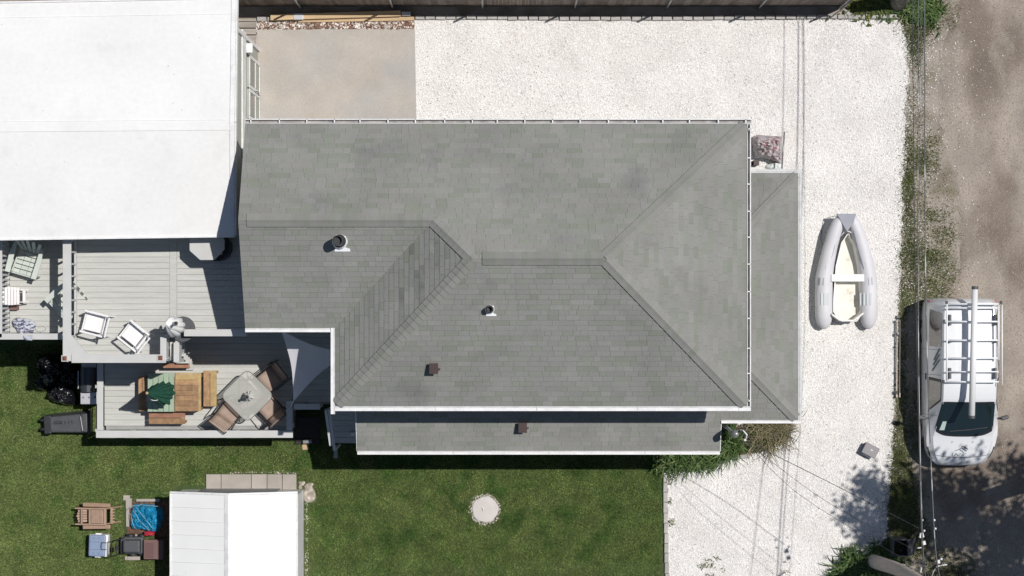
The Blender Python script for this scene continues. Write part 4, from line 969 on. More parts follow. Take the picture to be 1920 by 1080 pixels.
c = P(429, 774, 1.45); copy_tree(sc, (c.x, c.y, DZ), R(143), 'brown backed sling chair fully sunlit below the glass table')

# shade sail
sailT = thing('shade_sail', 'pale triangular shade sail stretched between wall and deck post', 'shade sail', P(590, 680, 0))
A, B, C = P(527, 619, 3.6), P(654, 662, 3.3), P(550, 753, 2.75)
n = 22; vs = []; idx = {}
ctrl = (A + B + C) / 3
def sailp(u, v, w):
    p = A * u + B * v + C * w
    pull = 0.50 * (u * w) * 4 * (1 - v) + 0.50 * (u * v) * 4 * (1 - w) + .50 * (v * w) * 4 * (1 - u)
    return p + (ctrl - p) * min(.9, pull * .38) + Vector((0, 0, -.10 * 27 * u * v * w * .4))
for i in range(n + 1):
    for j in range(n + 1 - i):
        idx[(i, j)] = len(vs); vs.append(sailp(1 - (i + j) / n, i / n, j / n))
fs = []
for i in range(n):
    for j in range(n - i):
        fs.append((idx[(i, j)], idx[(i + 1, j)], idx[(i, j + 1)]))
        if i + j < n - 1: fs.append((idx[(i + 1, j)], idx[(i + 1, j + 1)], idx[(i, j + 1)]))
b = MB(); b.mesh(vs, fs, .5); o = b.build('sail_cloth', M['sail'], sailT, smooth=True)
b = MB(); c2 = P(544, 766, DR); b.tube([C, (c2.x + .02, c2.y + .02, DR + .1)], .012, 6); b.tube([(c2.x, c2.y, DR - .8), (c2.x, c2.y, DR + .12)], .03, 8); b.tube([A, A + Vector((.05, .4, .3))], .01, 6); b.build('tension_rope', M['steel'], sailT)

# grill
gr = thing('gas_grill', 'gas grill with black lid and silver control panel left of deck', 'grill', (*P(164, 715)[:2], 0), 0)
gx0, gx1 = P(148, 0, 1.1).x, P(179, 0, 1.1).x; gx = (gx0 + gx1) / 2; gw = gx1 - gx0
def gbox(n_, Y0, Y1, z0, z1, m, w=gw, bev=.02, dx=0):
    a, b_ = P(0, Y0, z1), P(0, Y1, z1); o = MB(); o.box((gx + dx, (a.y + b_.y) / 2, (z0 + z1) / 2), (w, a.y - b_.y, z1 - z0)); return o.build(n_, m, gr, bevel=bev)
gbox('side_shelf', 681, 690, .88, .92, M['steel'], gw * .9); gbox('cabinet', 690, 758, .05, .88, M['black'])
b = MB(); a, c_ = P(0, 690, 1.1), P(0, 735, 1.1); pts = []
for k in range(9):
    t = math.pi * k / 8; pts.append((-math.cos(t) * gw / 2, .90 + .24 * math.sin(t) ** .8))
vs = [(gx + p[0], yy, p[1]) for yy in (a.y, c_.y) for p in pts]; b.mesh(vs, [(i, i + 1, 10 + i, 9 + i) for i in range(8)] + [tuple(range(9)), tuple(range(17, 8, -1))]); b.build('lid', M['grill'], gr, smooth=False)
b = MB(); b.tube([(gx - gw / 2 - .04, a.y - .08, 1.0), (gx - gw / 2 - .04, c_.y + .08, 1.0)], .014, 6); b.build('handle', M['steel'], gr)
cp_ = gbox('control_panel', 735, 758, .86, .93, M['steel'], gw * 1.02)
for k, X_ in enumerate((156.5, 167.5, 178)):
    q = P(X_, 745, .94); o = MB(); o.lathe([(.028, 0), (.028, .02), (.01, .022)], (q.x, q.y, .93), 12); o.build('knob', M['dgrey'] if k == 2 else M['gmetal'], gr)
# rubbish bags
def bagt(label, X_, Y_, rx, ry, h, rz, sd):
    b = MB(); crumple(b, P(X_, Y_), rx, ry, h, rz, sd, .38, 22, 64, 2.6, 4.2)
    tag(b.build('trash_bag', M['bag'], smooth=True), label, 'bag', 'black rubbish bags by the deck')
bagt('largest black rubbish bag, in the shade under the upper deck corner', 100, 692, .42, .46, .62, .3, 1)
bagt('black rubbish bag with bright creases just above the bin', 121, 737, .44, .33, .50, -.5, 2)
bagt('black rubbish bag wedged between the grill and shade', 134, 700, .30, .40, .5, 0, 3)
bagt('small black rubbish bag at the far left on the grass', 82, 717, .20, .26, .34, .2, 4)
# wheelie bin lying down
wbn = thing('wheelie_bin', 'charcoal wheelie bin lying on its side with molded marks', 'bin', (*P(132, 792)[:2], 0), R(3))
b = MB(); b.mesh([(-.42, -.27, .0), (.60, -.31, 0), (.60, .31, 0), (-.42, .27, 0), (-.42, -.20, .52), (.60, -.25, .60), (.60, .25, .60), (-.42, .20, .52)], [(3, 2, 1, 0), (4, 5, 6, 7), (0, 1, 5, 4), (1, 2, 6, 5), (2, 3, 7, 6), (3, 0, 4, 7)]); b.build('body', M['dgrey'], wbn, world=False, bevel=.035, seg=3)
b = MB(); b.box((.45, 0, .595), (.05, .50, .03)); b.bar((.50, -.24, .61), (.44, .2, .62), .02, .02); b.build('rim', M['black'], wbn, world=False, bevel=.008)
b = MB(); b.box((-.50, 0, .26), (.20, .50, .44)); b.build('wheel_housing', M['black'], wbn, world=False, bevel=.03)
for s in (-1, 1): b = MB(); b.lathe([(.02, -.03), (.12, -.03), (.12, .03), (.02, .03)], (-.62, s * .12, .30), 18, M=Matrix.Rotation(R(90), 4, 'X')); b.build('wheel', M['black'], wbn, world=False)
b = MB(); b.tube([(.47, -.2, .64), (.43, .18, .65)], .014, 6); b.build('handle', M['steel'], wbn, world=False)
b = MB()
for k in range(4):
    b.tube([(-.28 + k * .05, .10, .553), (-.31 + k * .05, .05, .553), (-.26 + k * .05, 0, .553)], .008, 4)
for k, (x_, w_) in enumerate(((-.10, 1), (.0, -1), (.09, 1), (.17, 1))):
    b.tube([(x_ + .02 * w_, .08, .57), (x_ - .01 * w_, .04, .57), (x_ + .02 * w_, -.01, .57)], .008, 4)
b.build('molded_marks', M['black'], wbn, world=False)

# ------------------------------------------------------------------ shed, path and yard things
shed = thing('garden_shed', 'garden shed with white panelled gable roof on the lawn', 'shed', (-7.16, -6.9, 0))
sE, sW, sR = 1.52, 1.52, 1.98; ys, yn = -9.4, -5.335; xE, xW, xR = P(557, 0, sE).x, P(320, 0, sW).x + .05, P(428, 0, sR).x
b = MB(); b.prism([(xW, ys + .1), (xE, ys + .1), (xE, yn - .06), (xW, yn - .06)], 0, 1.45); b.build('wall', M['trim'], shed)
b = MB(); b.mesh([(xW, yn - .06, 1.45), (xE, yn - .06, 1.45), (xR, yn - .06, sR - .06), (xW, yn - .10, 1.45), (xE, yn - .10, 1.45), (xR, yn - .1, sR - .06)], [(0, 2, 1), (3, 4, 5), (0, 1, 4, 3), (1, 2, 5, 4), (2, 0, 3, 5)]); b.build('gable', M['trim'], shed)
srf = MB(); srf.mesh([(xW - .05, ys, sW - .03), (xR, ys, sR - .03), (xE + .0, ys, sE - .03), (xW - .05, yn, sW - .03), (xR, yn, sR - .03), (xE, yn, sE - .03), (xW - .05, ys, sW - .06), (xE, ys, sE - .06), (xW - .05, yn, sW - .06), (xE, yn, sE - .06)], [(0, 1, 4, 3), (1, 2, 5, 4), (6, 0, 3, 8), (2, 7, 9, 5)]); sro = srf.build('roof', M['shedroof'], shed)
y = yn
k = 0
while y - .355 > ys - .1:
    for (xa, za, xb, zb) in ((xW - .06, sW, xR, sR), (xR, sR, xE + .01, sE)):
        b = MB(); b.mesh([(xa, y - .352, za - .012), (xb, y - .352, zb - .012), (xb, y - .003, zb), (xa, y - .003, za), (xa, y - .352, za - .03), (xb, y - .352, zb - .03), (xb, y - .003, zb - .03), (xa, y - .003, za - .03)], [(0, 1, 2, 3), (4, 5, 1, 0), (2, 6, 7, 3), (1, 5, 6, 2), (3, 7, 4, 0)]); b.build('roof_panel', M['shedroof'], sro)
    y -= .355
b = MB(); b.mesh([(xR - .10, ys, sR - .02), (xR, ys, sR + .02), (xR + .10, ys, sR - .02), (xR - .10, yn + .01, sR - .02), (xR, yn + .01, sR + .02), (xR + .10, yn + .01, sR - .02)], [(0, 1, 4, 3), (1, 2, 5, 4)]); b.build('ridge_flashing', M['trim'], sro)
b = MB()
for (xa, za, xb, zb) in ((xW - .06, sW, xR, sR), (xR, sR, xE + .01, sE)): b.bar((xa, yn + .03, za - .01), (xb, yn + .03, zb - .01), .05, .06)
b.bar((xW - .06, ys, sW - .01), (xW - .06, yn, sW - .01), .03, .05); b.bar((xE + .01, ys, sE - .01), (xE + .01, yn, sE - .01), .03, .05); b.build('edge_trim', M['trim'], shed)
dgm = mat('shed_door_grey', (.33, .34, .36), .6)
for s in (0, 1): b = MB(); b.box((-7.75 + s * 1.05, yn - .05, .72), (1.02, .04, 1.36)); b.build('door', dgm, shed)
path = thing('path_slabs', 'row of pale concrete slabs laid before the shed front', 'path', P(472, 903))
for a, b_ in ((387, 414.5), (415.5, 471), (472, 500.5), (501.5, 529), (530, 556)):
    A, B = P(a, 889), P(b_, 917.5); piece('slab', blockmesh('slab', round(B.x - A.x, 3), round(A.y - B.y, 3), .05, M['slab'], .006), ((A.x + B.x) / 2, (A.y + B.y) / 2, random.uniform(-.004, .004)), path)
def rock(name, label, X_, Y_, rx, ry, h, rz, sd, m, cat='stone'):
    b = MB(); crumple(b, P(X_, Y_), rx, ry, h, rz, sd, .25, 10, 28, 6, 3); return tag(b.build(name, m), label, cat)
rock('flat_stone', 'rough flat brown stone at the shed front corner', 580, 926, .17, .26, .05, .1, 3, M['stone'])
for k, (X_, Y_, r_) in enumerate(((566, 906, .10), (575, 911, .08), (563, 913, .07), (583, 908, .08))): rock('edge_stone', ('largest of the small stones at the path slab end', 'small stone touching the flat brown stone top', 'lowest small stone beside the last slab', 'rightmost small stone by the flat stone')[k], X_, Y_, r_, r_ * .7, .05, k, k, M['stone'])['group'] = 'small stones by the path'
b = MB(); 
def reg_s(n):
    Y = rng.uniform(940, 1085, n); X = rng.normal(575, 1.8, n); return np.stack([(X - 960) / PX, (540 - Y) / PX], 1)
M['pebble'] = mat('tan_pebble', (.46, .42, .36), .9, var=.4)
tag(chips(110, reg_s, .035, M['pebble'], 'shed_side_stones', .006, .02), 'thin line of white pebbles along the shed wall', 'pebbles')
def reg_s2(n):
    X = rng.uniform(430, 555, n); Y = rng.normal(886, 1.5, n); return np.stack([(X - 960) / PX, (540 - Y) / PX], 1)
tag(chips(70, reg_s2, .035, M['pebble'], 'path_side_stones', .006, .02), 'scattered pebbles along the upper side of the slabs', 'pebbles')
# septic lid
b = MB(); c = P(909.5, 955); b.lathe([(.35, 0), (.355, .03), (.33, .055), (.20, .065), (.01, .07)], c, 44, wob=lambda t, i: 1 + .03 * math.sin(5 * t + 1) + .015 * math.sin(11 * t)); sp_o = tag(b.build('septic_lid', M['lid'], smooth=False), 'round pale concrete lid set in the lawn', 'lid')
b = MB(); b.tube([(c.x - .07, c.y + .07, .08), (c.x - .05, c.y + .01, .10), (c.x - .05, c.y - .03, .08)], .012, 6); b.build('handle', M['trim'], sp_o)
def reg_c(n):
    t = rng.uniform(0, 6.28, n); r = rng.normal(26.5, 1.8, n); return np.stack([(909.5 + r * np.cos(t) - 960) / PX, (540 - 955 - r * np.sin(t)) / PX], 1)
tag(chips(240, reg_c, .04, M['pebble'], 'lid_rim_chips', .01, .03), 'ring of pale grit and dry clippings round the lid', 'grit')
# reclining brown chair folded up
rc = thing('resin_lounger', 'tan slatted resin lounge chair standing folded on the grass', 'chair', (*P(184, 963)[:2], 0), 0)
m = M['brownres']
for k in range(6): b = MB(); b.box((-.02 + k * .055, -.0, .62 + k * .006), (.047, .36, .018)); b.build('seat_slat', m, rc, world=False)
for k in range(5): b = MB(); b.bar((-.46 + abs(k - 2) * .02, -.14 + k * .068, .50), (-.16, -.14 + k * .068, .42), .055, .016); b.build('back_slat', m, rc, world=False)
for x_, z_, w_ in ((-.30, .60, .05), (-.08, .63, .05), (.33, .66, .07)):
    b = MB(); b.bar((x_, -.21, z_), (x_, .21, z_), w_, .04); b.build('cross_rail', m, rc, world=False, bevel=.005)
for s in (-1, 1):
    b = MB(); b.bar((-.48, s * .21, .55), (.36, s * .21, .66), .04, .05); b.build('side_rail', m, rc, world=False, bevel=.005)
    b = MB(); b.bar((-.30, s * .30, .48), (.45, s * .28, .56), .11, .03); b.build('armrest', m, rc, world=False, bevel=.02)
    b = MB(); b.bar((-.58, s * .20, .02), (-.30, s * .20, .58), .03, .04); b.build('leg', m, rc, world=False)
    b = MB(); b.bar((.62, s * .20, .02), (.32, s * .2, .62), .03, .04); b.build('leg', m, rc, world=False)
b = MB(); b.bar((.45, -.22, .40), (.45, .22, .40), .06, .03)
for k in range(5): b.bar((.42, -.16 + k * .08, .40), (.52, -.16 + k * .08, .37), .03, .02)
b.build('foot_rest', m, rc, world=False)
# cooler
cl = thing('wheeled_cooler', 'blue grey cooler with white rim and black handle on grass', 'cooler', (*P(191, 1019)[:2], 0), R(-2))
b = MB(); b.box((0, 0, .20), (.46, .56, .38)); b.build('body', M['white'], cl, world=False, bevel=.05, seg=3)
b = MB(); b.box((-.03, 0, .42), (.45, .58, .09)); b.build('lid', M['cooler'], cl, world=False, bevel=.045, seg=3)
b = MB(); b.box((.0, 0, .385), (.50, .585, .03)); b.build('rim', M['white'], cl, world=False, bevel=.012)
b = MB()
for yy in (-.10, .10): b.box((-.03, yy, .466), (.40, .006, .004))
b.build('lid_groove', M['dgrey'], cl, world=False)
b = MB()
for xx in (-.12, .02):
    for yy in (-.2, .2): b.lathe([(.035, 0), (.035, .004), (.01, .005)], (xx, yy, .464), 14)
b.build('cup_recess', mat('cooler_dark', (.19, .24, .35), .5), cl, world=False)
b = MB(); b.tube([(.22, -.09, .47), (.10, -.09, .50), (.09, 0, .50), (.10, .09, .50), (.22, .09, .47)], .012, 6); b.build('handle', M['black'], cl, world=False)
for s in (-1, 1): b = MB(); b.box((-.02, s * .30, .35), (.16, .05, .03)); b.build('side_handle', M['white'], cl, world=False, bevel=.008)
# mower
mw = thing('lawn_mower', 'black lawn mower with tubular handle beside the cooler', 'lawn mower', (*P(248, 1020)[:2], 0), 0)
b = MB(); b.box((.05, 0, .22), (.62, .46, .16)); b.build('deck', M['dgrey'], mw, world=False, bevel=.05, seg=3)
b = MB(); b.box((.08, 0, .40), (.46, .34, .22)); b.build('engine_cover', M['dgrey'], mw, world=False, bevel=.05, seg=3)
for x_, y_ in ((-.02, .25), (.04, -.25), (.30, .25), (.30, -.25)): b = MB(); b.lathe([(.02, -.03), (.12, -.03), (.12, .03), (.02, .03)], (x_, y_, .12), 18, M=Matrix.Rotation(R(90), 4, 'X')); b.build('wheel', M['black'], mw, world=False)
for s in (-1, 1): b = MB(); b.tube([(-.15, s * .20, .3), (-.28, s * .20, .65), (-.36, s * .2, .9)], .014, 6); b.build('handle_tube', M['black'], mw, world=False)
b = MB(); b.tube([(-.36, -.2, .9), (-.36, .2, .9)], .014, 6); b.tube([(-.28, -.2, .65), (-.30, .05, .72), (-.24, .2, .6)], .010, 6); b.box((-.27, -.02, .66), (.10, .12, .08)); b.build('handle_bar', M['black'], mw, world=False)
b = MB(); c = P(295, 1026); b.box((c.x - .10, c.y, .42), (.36, .52, .06)); b.box((c.x + .0, c.y - .02, .22), (.46, .50, .38)); o = tag(b.build('storage_bin', M['brown'], bevel=.015), 'brown plastic bin with flat lid beside the shed wall', 'bin')
b = MB(); b.box((c.x - .13, c.y - .02, .455), (.22, .40, .012)); b.build('lid_panel', mat('brown_lid', (.13, .07, .065), .6), o)
b = MB(); c = P(252, 1046); b.box((c.x, c.y, .05), (.34, .10, .1), 0, ch=.01); tag(b.build('concrete_block', M['slab'], bevel=.01), 'long pale concrete block under the mower side', 'block')
for X_, Y_, l, w, lab in ((238, 933, .18, .14, 'small grey block at the upper left of the blue tarp'), (242, 943, .16, .26, 'pale block standing beside the blue tarp corner'), (240, 968, .09, .55, 'long white kerb stone left of the blue tarp'), (278, 937.5, .62, .07, 'white kerb strip above the blue tarp'), (262, 1003, .40, .05, 'white kerb strip between blue tarp and mower'), (242, 1046, .20, .10, 'rounded white block left of the long pale block')):
    hh_ = .07 + .0013 * (X_ % 17) + .012 * l; b = MB(); c = P(X_, Y_); b.box((c.x, c.y, hh_ / 2), (l, w, hh_), 0, ch=.012); tag(b.build('concrete_block', M['slab']), lab, 'block')
sheet('bare_soil', pxpoly([(236, 940), (322, 938), (322, 1075), (292, 1078), (290, 1004), (238, 1002)]), .012, M['mulch'])
b = MB(); c = P(276, 970); crumple(b, c, .46, .38, .27, R(-8), 8, .5, 28, 100, 3.4, 7.0, outline=lambda t: .93 / (abs(math.cos(t)) ** 5 + abs(math.sin(t)) ** 5) ** .2 + .04 * math.sin(5 * t + .6) + .03 * math.sin(11 * t))
tp_o = tag(b.build('blue_tarp', M['tarp'], smooth=False), 'bright blue plastic sheet bundled beside the shed', 'tarp')
b = MB()
for q in (((242, 955), (250, 948), (262, 947), (268, 944)), ((268, 946), (285, 948), (300, 949)), ((250, 955), (262, 975), (280, 993)), ((255, 950), (270, 968), (288, 992)), ((246, 962), (249, 978), (254, 990))):
    pts = [P(X_, Y_, .3) + Vector((0, 0, .06)) for X_, Y_ in q]; b.tube(pts, .005, 5)
b.build('tie_cord', mat('pale_cord', (.45, .60, .68), .5), tp_o, smooth=True)
b = MB(); c = P(283, 998); crumple(b, c + Vector((0, 0, .28)), .14, .07, .10, .1, 3, .4, 8, 20, 2, 3); b.box(c + Vector((0, 0, .14)), (.24, .1, .28)); tag(b.build('red_container', M['red']), 'small red object between the blue tarp and brown bin', 'container')

# ------------------------------------------------------------------ the boat
bt = thing('inflatable_boat', 'grey inflatable dinghy with cream hull lying on white shells', 'boat', P(1586, 512))
def mir(X_, s): return 1586.5 + s * (X_ - 1586.5)
for s in (1, -1):
    path_ = [(1545, 617, .03, .235), (1545, 613, .12, .24), (1545, 605, .19, .245), (1544.5, 592, .232, .25), (1544.5, 560, .235, .25), (1545, 520, .23, .26), (1551, 488, .205, .29), (1557, 462, .19, .33), (1564, 438, .18, .39), (1571, 420, .165, .43), (1576, 410, .14, .45), (1578, 404, .09, .46)]
    b = MB(); b.tube([P(mir(X_, s), Y_, z) for X_, Y_, r, z in path_], [r for _, _, r, _ in path_], 22); o = b.build('tube', M['rib'], bt, smooth=True)
    b = MB()
    for k in range(3 if s == 1 else 4):
        c = P(mir(1541 + k * 5.3, s), 561, .48); dx_ = c.x - P(mir(1544.5, s), 560, .25).x; zt = .25 + math.sqrt(max(.01, .235 ** 2 - dx_ ** 2)) + .004
        b.box((c.x, c.y, zt), (.058, .32, .006))
    b.build('patch', M['ribp'], o)
    for (xa, ya, xb, yb, rr_) in ((1531, 521, 1559, 521, .225),):
        ca_, cb_ = P(mir(1545, s), 521, .23), .226
        b = MB(); b.tube([(ca_.x + math.cos(t_) * .236, ca_.y, ca_.z + math.sin(t_) * .236) for t_ in [math.pi * k_ / 12 for k_ in range(13)]], .006, 5); b.build('seam', M['ribp'], o)
        ca_ = P(mir(1544.5, s), 598, .245); b = MB(); b.tube([(ca_.x + math.cos(t_) * .214, ca_.y, ca_.z + math.sin(t_) * .214) for t_ in [math.pi * k_ / 12 for k_ in range(13)]], .005, 5); b.build('seam', M['ribp'], o)
    b = MB(); b.tube([P(mir(1553 + q_ * 2.9, s), 505 - q_ * 10.6, .455 + q_ * .011) for q_ in range(8)], .012, 5); b.build('crease', M['ribd'], o, smooth=True)
    b = MB(); b.tube([P(mir(1546 + q_ * 2.9, s), 500 - q_ * 10, .46 + q_ * .009) for q_ in range(8)], .012, 5); b.build('crease', M['ribp'], o, smooth=True)
    for X_, Y_, a_ in ((1544, 528, 4), (1538, 527, 3), (1549, 498, 14), (1557, 466, 16)):
        b = MB(); c = P(mir(X_, s), Y_, .5); b.box((c.x, c.y, .255 + .225), (.022, .20, .014), R(-a_ * s)); b.build('strap', M['ribd'], o)
b = MB(); q = [P(1567, 401, .5), P(1604, 401, .5), P(1599, 418, .49), P(1586, 435, .44)]; b.prism([tuple(v[:2]) for v in q], .50, .61); b.build('bow_pad', M['ribd'], bt, bevel=.01)
b = MB(); hullp = [(1586, 440), (1575, 458), (1566, 500), (1562, 560), (1562, 582), (1572, 600), (1600, 600), (1611, 582), (1611, 560), (1606, 500), (1597, 458)]
b.prism([tuple(P(*q)[:2]) for q in hullp], .04, .10); b.build('floor', M['hullf'], bt)
b = MB(); hp = [P(*q) for q in hullp]
cx_, cy_ = P(1586, 530)[:2]
for i in range(len(hp)):
    a, c_ = hp[i], hp[(i + 1) % len(hp)]; lean = 1.10
    A2 = Vector((cx_ + (a.x - cx_) * lean, cy_ + (a.y - cy_) * 1.02, .34)); C2 = Vector((cx_ + (c_.x - cx_) * lean, cy_ + (c_.y - cy_) * 1.02, .34))
    b.mesh([(a.x, a.y, .10), (c_.x, c_.y, .10), C2, A2, A2 + Vector(((A2.x - cx_) * .06, (A2.y - cy_) * .015, 0)), C2 + Vector(((C2.x - cx_) * .06, (C2.y - cy_) * .015, 0))], [(0, 1, 2, 3), (3, 2, 5, 4)])
o = b.build('hull_side', M['hull'], bt); sm = o.modifiers.new('solidify', 'SOLIDIFY'); sm.thickness = .015
b = MB(); a, c_ = P(1558.5, 514, .45), P(1620, 528, .45); b.box(((a.x + c_.x) / 2, (a.y + c_.y) / 2, .44), (c_.x - a.x, a.y - c_.y, .06)); b.build('thwart', M['pvc'], bt, bevel=.012)
b = MB()
for a, c_ in (((1558, 589), (1575, 601)), ((1575, 601), (1599, 601)), ((1599, 601), (1617, 587))): b.bar(P(*a, .36), P(*c_, .36), .05, .30)
b.build('transom', M['hull'], bt, bevel=.012)
b = MB(); b.tube([P(1566, 405, .42), P(1552, 408, .2), P(1541, 430, .02), P(1539, 450, .03), P(1545, 464, .25), P(1558, 474, .46), P(1565, 480, .40), P(1567, 500, .12), P(1568, 514, .11)], .008, 5); b.build('rope', M['rope'], bt, smooth=True)
b = MB(); b.tube([P(1576, 443, .45), P(1586, 432, .50), P(1596, 436, .47)], .016, 6); b.build('bow_handle', M['hull'], bt, smooth=True)

# ------------------------------------------------------------------ the van
vx, vy0 = 11.83, -4.70
van = thing('white_van', 'white panel van with aluminium ladder rack parked in the lane', 'van', (vx, vy0 + 2.2, 0))
ST = [  # d, half width, top z, half width top, belt z
 (0.00, .50, .56, .40, .46), (.04, .60, .66, .50, .54), (.12, .70, .75, .58, .62), (.24, .80, .83, .67, .68), (.42, .88, .90, .74, .76), (.62, .925, .965, .78, .82), (.80, .945, 1.03, .80, .90), (.82, .945, 1.04, .79, .92),
 (1.2, .955, 1.31, .74, .96), (1.6, .955, 1.60, .70, .99), (1.75, .955, 1.70, .69, 1.0), (1.85, .955, 1.745, .69, 1.0), (2.2, .955, 1.79, .69, 1.01), (3.0, .955, 1.81, .69, 1.02), (3.9, .95, 1.80, .68, 1.03), (4.18, .935, 1.78, .66, 1.04), (4.32, .90, 1.72, .60, 1.02), (4.40, .84, 1.58, .54, .98), (4.43, .78, 1.35, .50, .92)]
def prof(d):
    hw = seg([(s[0], s[1]) for s in ST], d); zt = seg([(s[0], s[2]) for s in ST], d); ht = seg([(s[0], s[3]) for s in ST], d); zb = seg([(s[0], s[4]) for s in ST], d)
    zb = min(zb, zt - .06)
    return [(hw * .90, .20), (hw * .98, .32), (hw, .55 if zb > .6 else zb * .8), (hw * .985, zb), (hw * .985 + (ht + .03 - hw * .985) * .5, zb + (zt - .10 - zb) * .5 if zt - .10 > zb else zb + .005), (ht + .03, max(zt - .09, zb + .01)), (ht - .02, zt - .025), (ht * .6, zt - .004), (0, zt)]
def S(d, t, side=-1):
    p = prof(d); i = min(int(t), 7); f_ = t - i; return Vector((vx + side * (p[i][0] * (1 - f_) + p[i + 1][0] * f_), vy0 + d, p[i][1] * (1 - f_) + p[i + 1][1] * f_))
ds = sorted(set([s[0] for s in ST] + [1.0, 1.4, 2.6, 3.4, 3.7]))
b = MB(); rows = []
for d in ds: rows.append([S(d, t, -1) for t in range(9)] + [S(d, t, 1) for t in range(7, -1, -1)])
vs = [v for r in rows for v in r]; n = 17
fs = [(i * n + j, i * n + j + 1, (i + 1) * n + j + 1, (i + 1) * n + j) for i in range(len(rows) - 1) for j in range(n - 1)]
fs += [tuple(range(n - 1, -1, -1)), tuple((len(rows) - 1) * n + j for j in range(n))]
b.mesh(vs, fs, .5); vb = b.build('body', M['paint'], van, smooth=True)
try:
    vb.data.set_sharp_from_angle(angle=R(32))
except Exception: pass
def patch(name, d0, d1, t0, t1, side, m, off=.006, nd=8, nt=6, shape=None, full=False, par=None):
    b = MB(); vs = []
    for i in range(nd + 1):
        for j in range(nt + 1):
            u, w = i / nd, j / nt
            if full:   # across the car from left to right
                tt_ = w * 2; sd_ = -1 if tt_ <= 1 else 1; q = tt_ if tt_ <= 1 else 2 - tt_
                a0 = t0 + (8 - t0) * q
                dd0 = d0 + shape(abs(tt_ - 1), 0) if shape else d0; dd1 = d1 + shape(abs(tt_ - 1), 1) if shape else d1
                p = S(dd0 + (dd1 - dd0) * u, a0, sd_); p2 = S(dd0 + (dd1 - dd0) * u + .01, a0, sd_); p3 = S(dd0 + (dd1 - dd0) * u, min(a0 + .02, 8) if a0 < 7.98 else a0 - .02, sd_)
            else:
                dd0, dd1 = (d0, d1) if not shape else (d0 + shape(w, 0), d1 + shape(w, 1))
                a0 = t0 + (t1 - t0) * w; dv = dd0 + (dd1 - dd0) * u; p = S(dv, a0, side); p2 = S(dv + .01, a0, side); p3 = S(dv, a0 + .02, side)
            nn = (p2 - p).cross(p3 - p)
            if nn.length < 1e-12: nn = Vector((0, 0, 1))
            nn.normalize()
            ref = Vector((side if not full else (sd_ * .1), 0, .3 if not full else 1))
            if nn.dot(ref) < 0: nn = -nn
            vs.append(p + nn * off)
    fs = [(i * (nt + 1) + j, i * (nt + 1) + j + 1, (i + 1) * (nt + 1) + j + 1, (i + 1) * (nt + 1) + j) for i in range(nd) for j in range(nt)]
    b.mesh(vs, fs, .5); return b.build(name, m, par or van, smooth=True)
ws_sh = lambda e, k: (.26 * e ** 2.6 if k == 0 else -.03 * (1 - e * e) - .05 * e ** 6)
patch('windshield_seal', .80, 1.78, 5.6, 8, 0, M['black'], .004, 10, 20, ws_sh, True)
patch('windshield', .85, 1.74, 5.9, 8, 0, M['vglass'], .008, 10, 20, ws_sh, True)
for sd_ in (-1, 1):
    patch('door_window_seal', 1.45, 2.38, 3.25, 5.1, sd_, M['black'], .004, shape=lambda w, k: .32 * w if k == 0 else -.05 * w)
    patch('door_window', 1.52, 2.30, 3.35, 4.95, sd_, M['tint'], .007, shape=lambda w, k: .30 * w if k == 0 else -.04 * w)
    patch('rear_window', 3.18, 4.15, 3.3, 5.0, sd_, M['tint'], .006, shape=lambda w, k: .0 if k == 0 else -.10 * w)
    # mirror
    b = MB(); q = S(1.28, 3.3, sd_); b.mesh([], []); b.bar(q, q + Vector((sd_ * .10, 0, .02)), .05, .05); mo = b.build('mirror_arm', M['black'], van)
    b = MB(); b.box(q + Vector((sd_ * .17, .02, .05)), (.20, .10, .14), R(18 * sd_)); b.build('mirror', M['dgrey'], van, bevel=.03, seg=3)
    for dd_ in (.78, 3.55):
        b = MB(); c = (vx + sd_ * .85, vy0 + dd_, .31); b.lathe([(.20, -.09), (.31, -.09), (.32, -.05), (.32, .07), (.31, .09), (.22, .095), (.20, .08)], c, 28, M=Matrix.Rotation(R(90 * sd_), 4, 'Y')); wh = b.build('wheel', M['tyre'], van, smooth=False)
        b = MB(); b.lathe([(.21, .0), (.21, .07), (.05, .085), (.01, .085)], c, 24, M=Matrix.Rotation(R(90 * sd_), 4, 'Y'))
        b.build('rim', M['rim'], wh)
    b = MB()
    for k in range(3):
        a_ = S(2.55 + k * .14, 3.75 + k * .12, sd_); c_ = S(2.85 + k * .14, 4.75, sd_); off_ = Vector((sd_ * .012, 0, .012)); b.bar(a_ + off_, c_ + off_, .035, .006, up=(sd_, 0, .6))
    b.build('logo', M['logo'], van)
    patch('headlight', .20, .52, 2.9, 3.7, sd_, M['black'], .006, 5, 3)
b = MB()   # bonnet gap, door lines
pl_ = [];
for k in range(21):
    u = k / 20 * 2 - 1; e = abs(u); sd_ = -1 if u < 0 else 1; p = S(.24 + .10 * e * e, 8 - 2.6 * e, sd_); pl_.append(p + Vector((0, 0, .004)))
b.tube(pl_, .006, 4)
for sd_ in (-1, 1):
    for d_ in (1.38, 2.44, 3.1): b.tube([S(d_, t, sd_) + Vector((sd_ * .003, 0, .002)) for t in (1.2, 2, 2.6, 3, 3.5, 4, 4.6, 5.1)], .004, 4)
b.build('panel_gap', M['dgrey'], van)
b = MB()
for X_ in (-.27, .27): c = S(.60, 7.5, 1); b.lathe([(.012, 0), (.012, .01)], (vx + X_, vy0 + .66, 1.0), 8)
b.build('washer_jet', M['dgrey'], van)
b = MB(); b.bar(S(.95, 7.2, -1) + Vector((0, 0, .02)), S(1.0, 7.6, 1) + Vector((0, 0, .02)), .016, .012); b.build('wiper', M['black'], van)
b = MB(); b.bar(S(.98, 7.9, 1) + Vector((0, 0, .02)), S(1.06, 6.5, 1) + Vector((0, 0, .02)), .016, .012); b.build('wiper', M['black'], van)
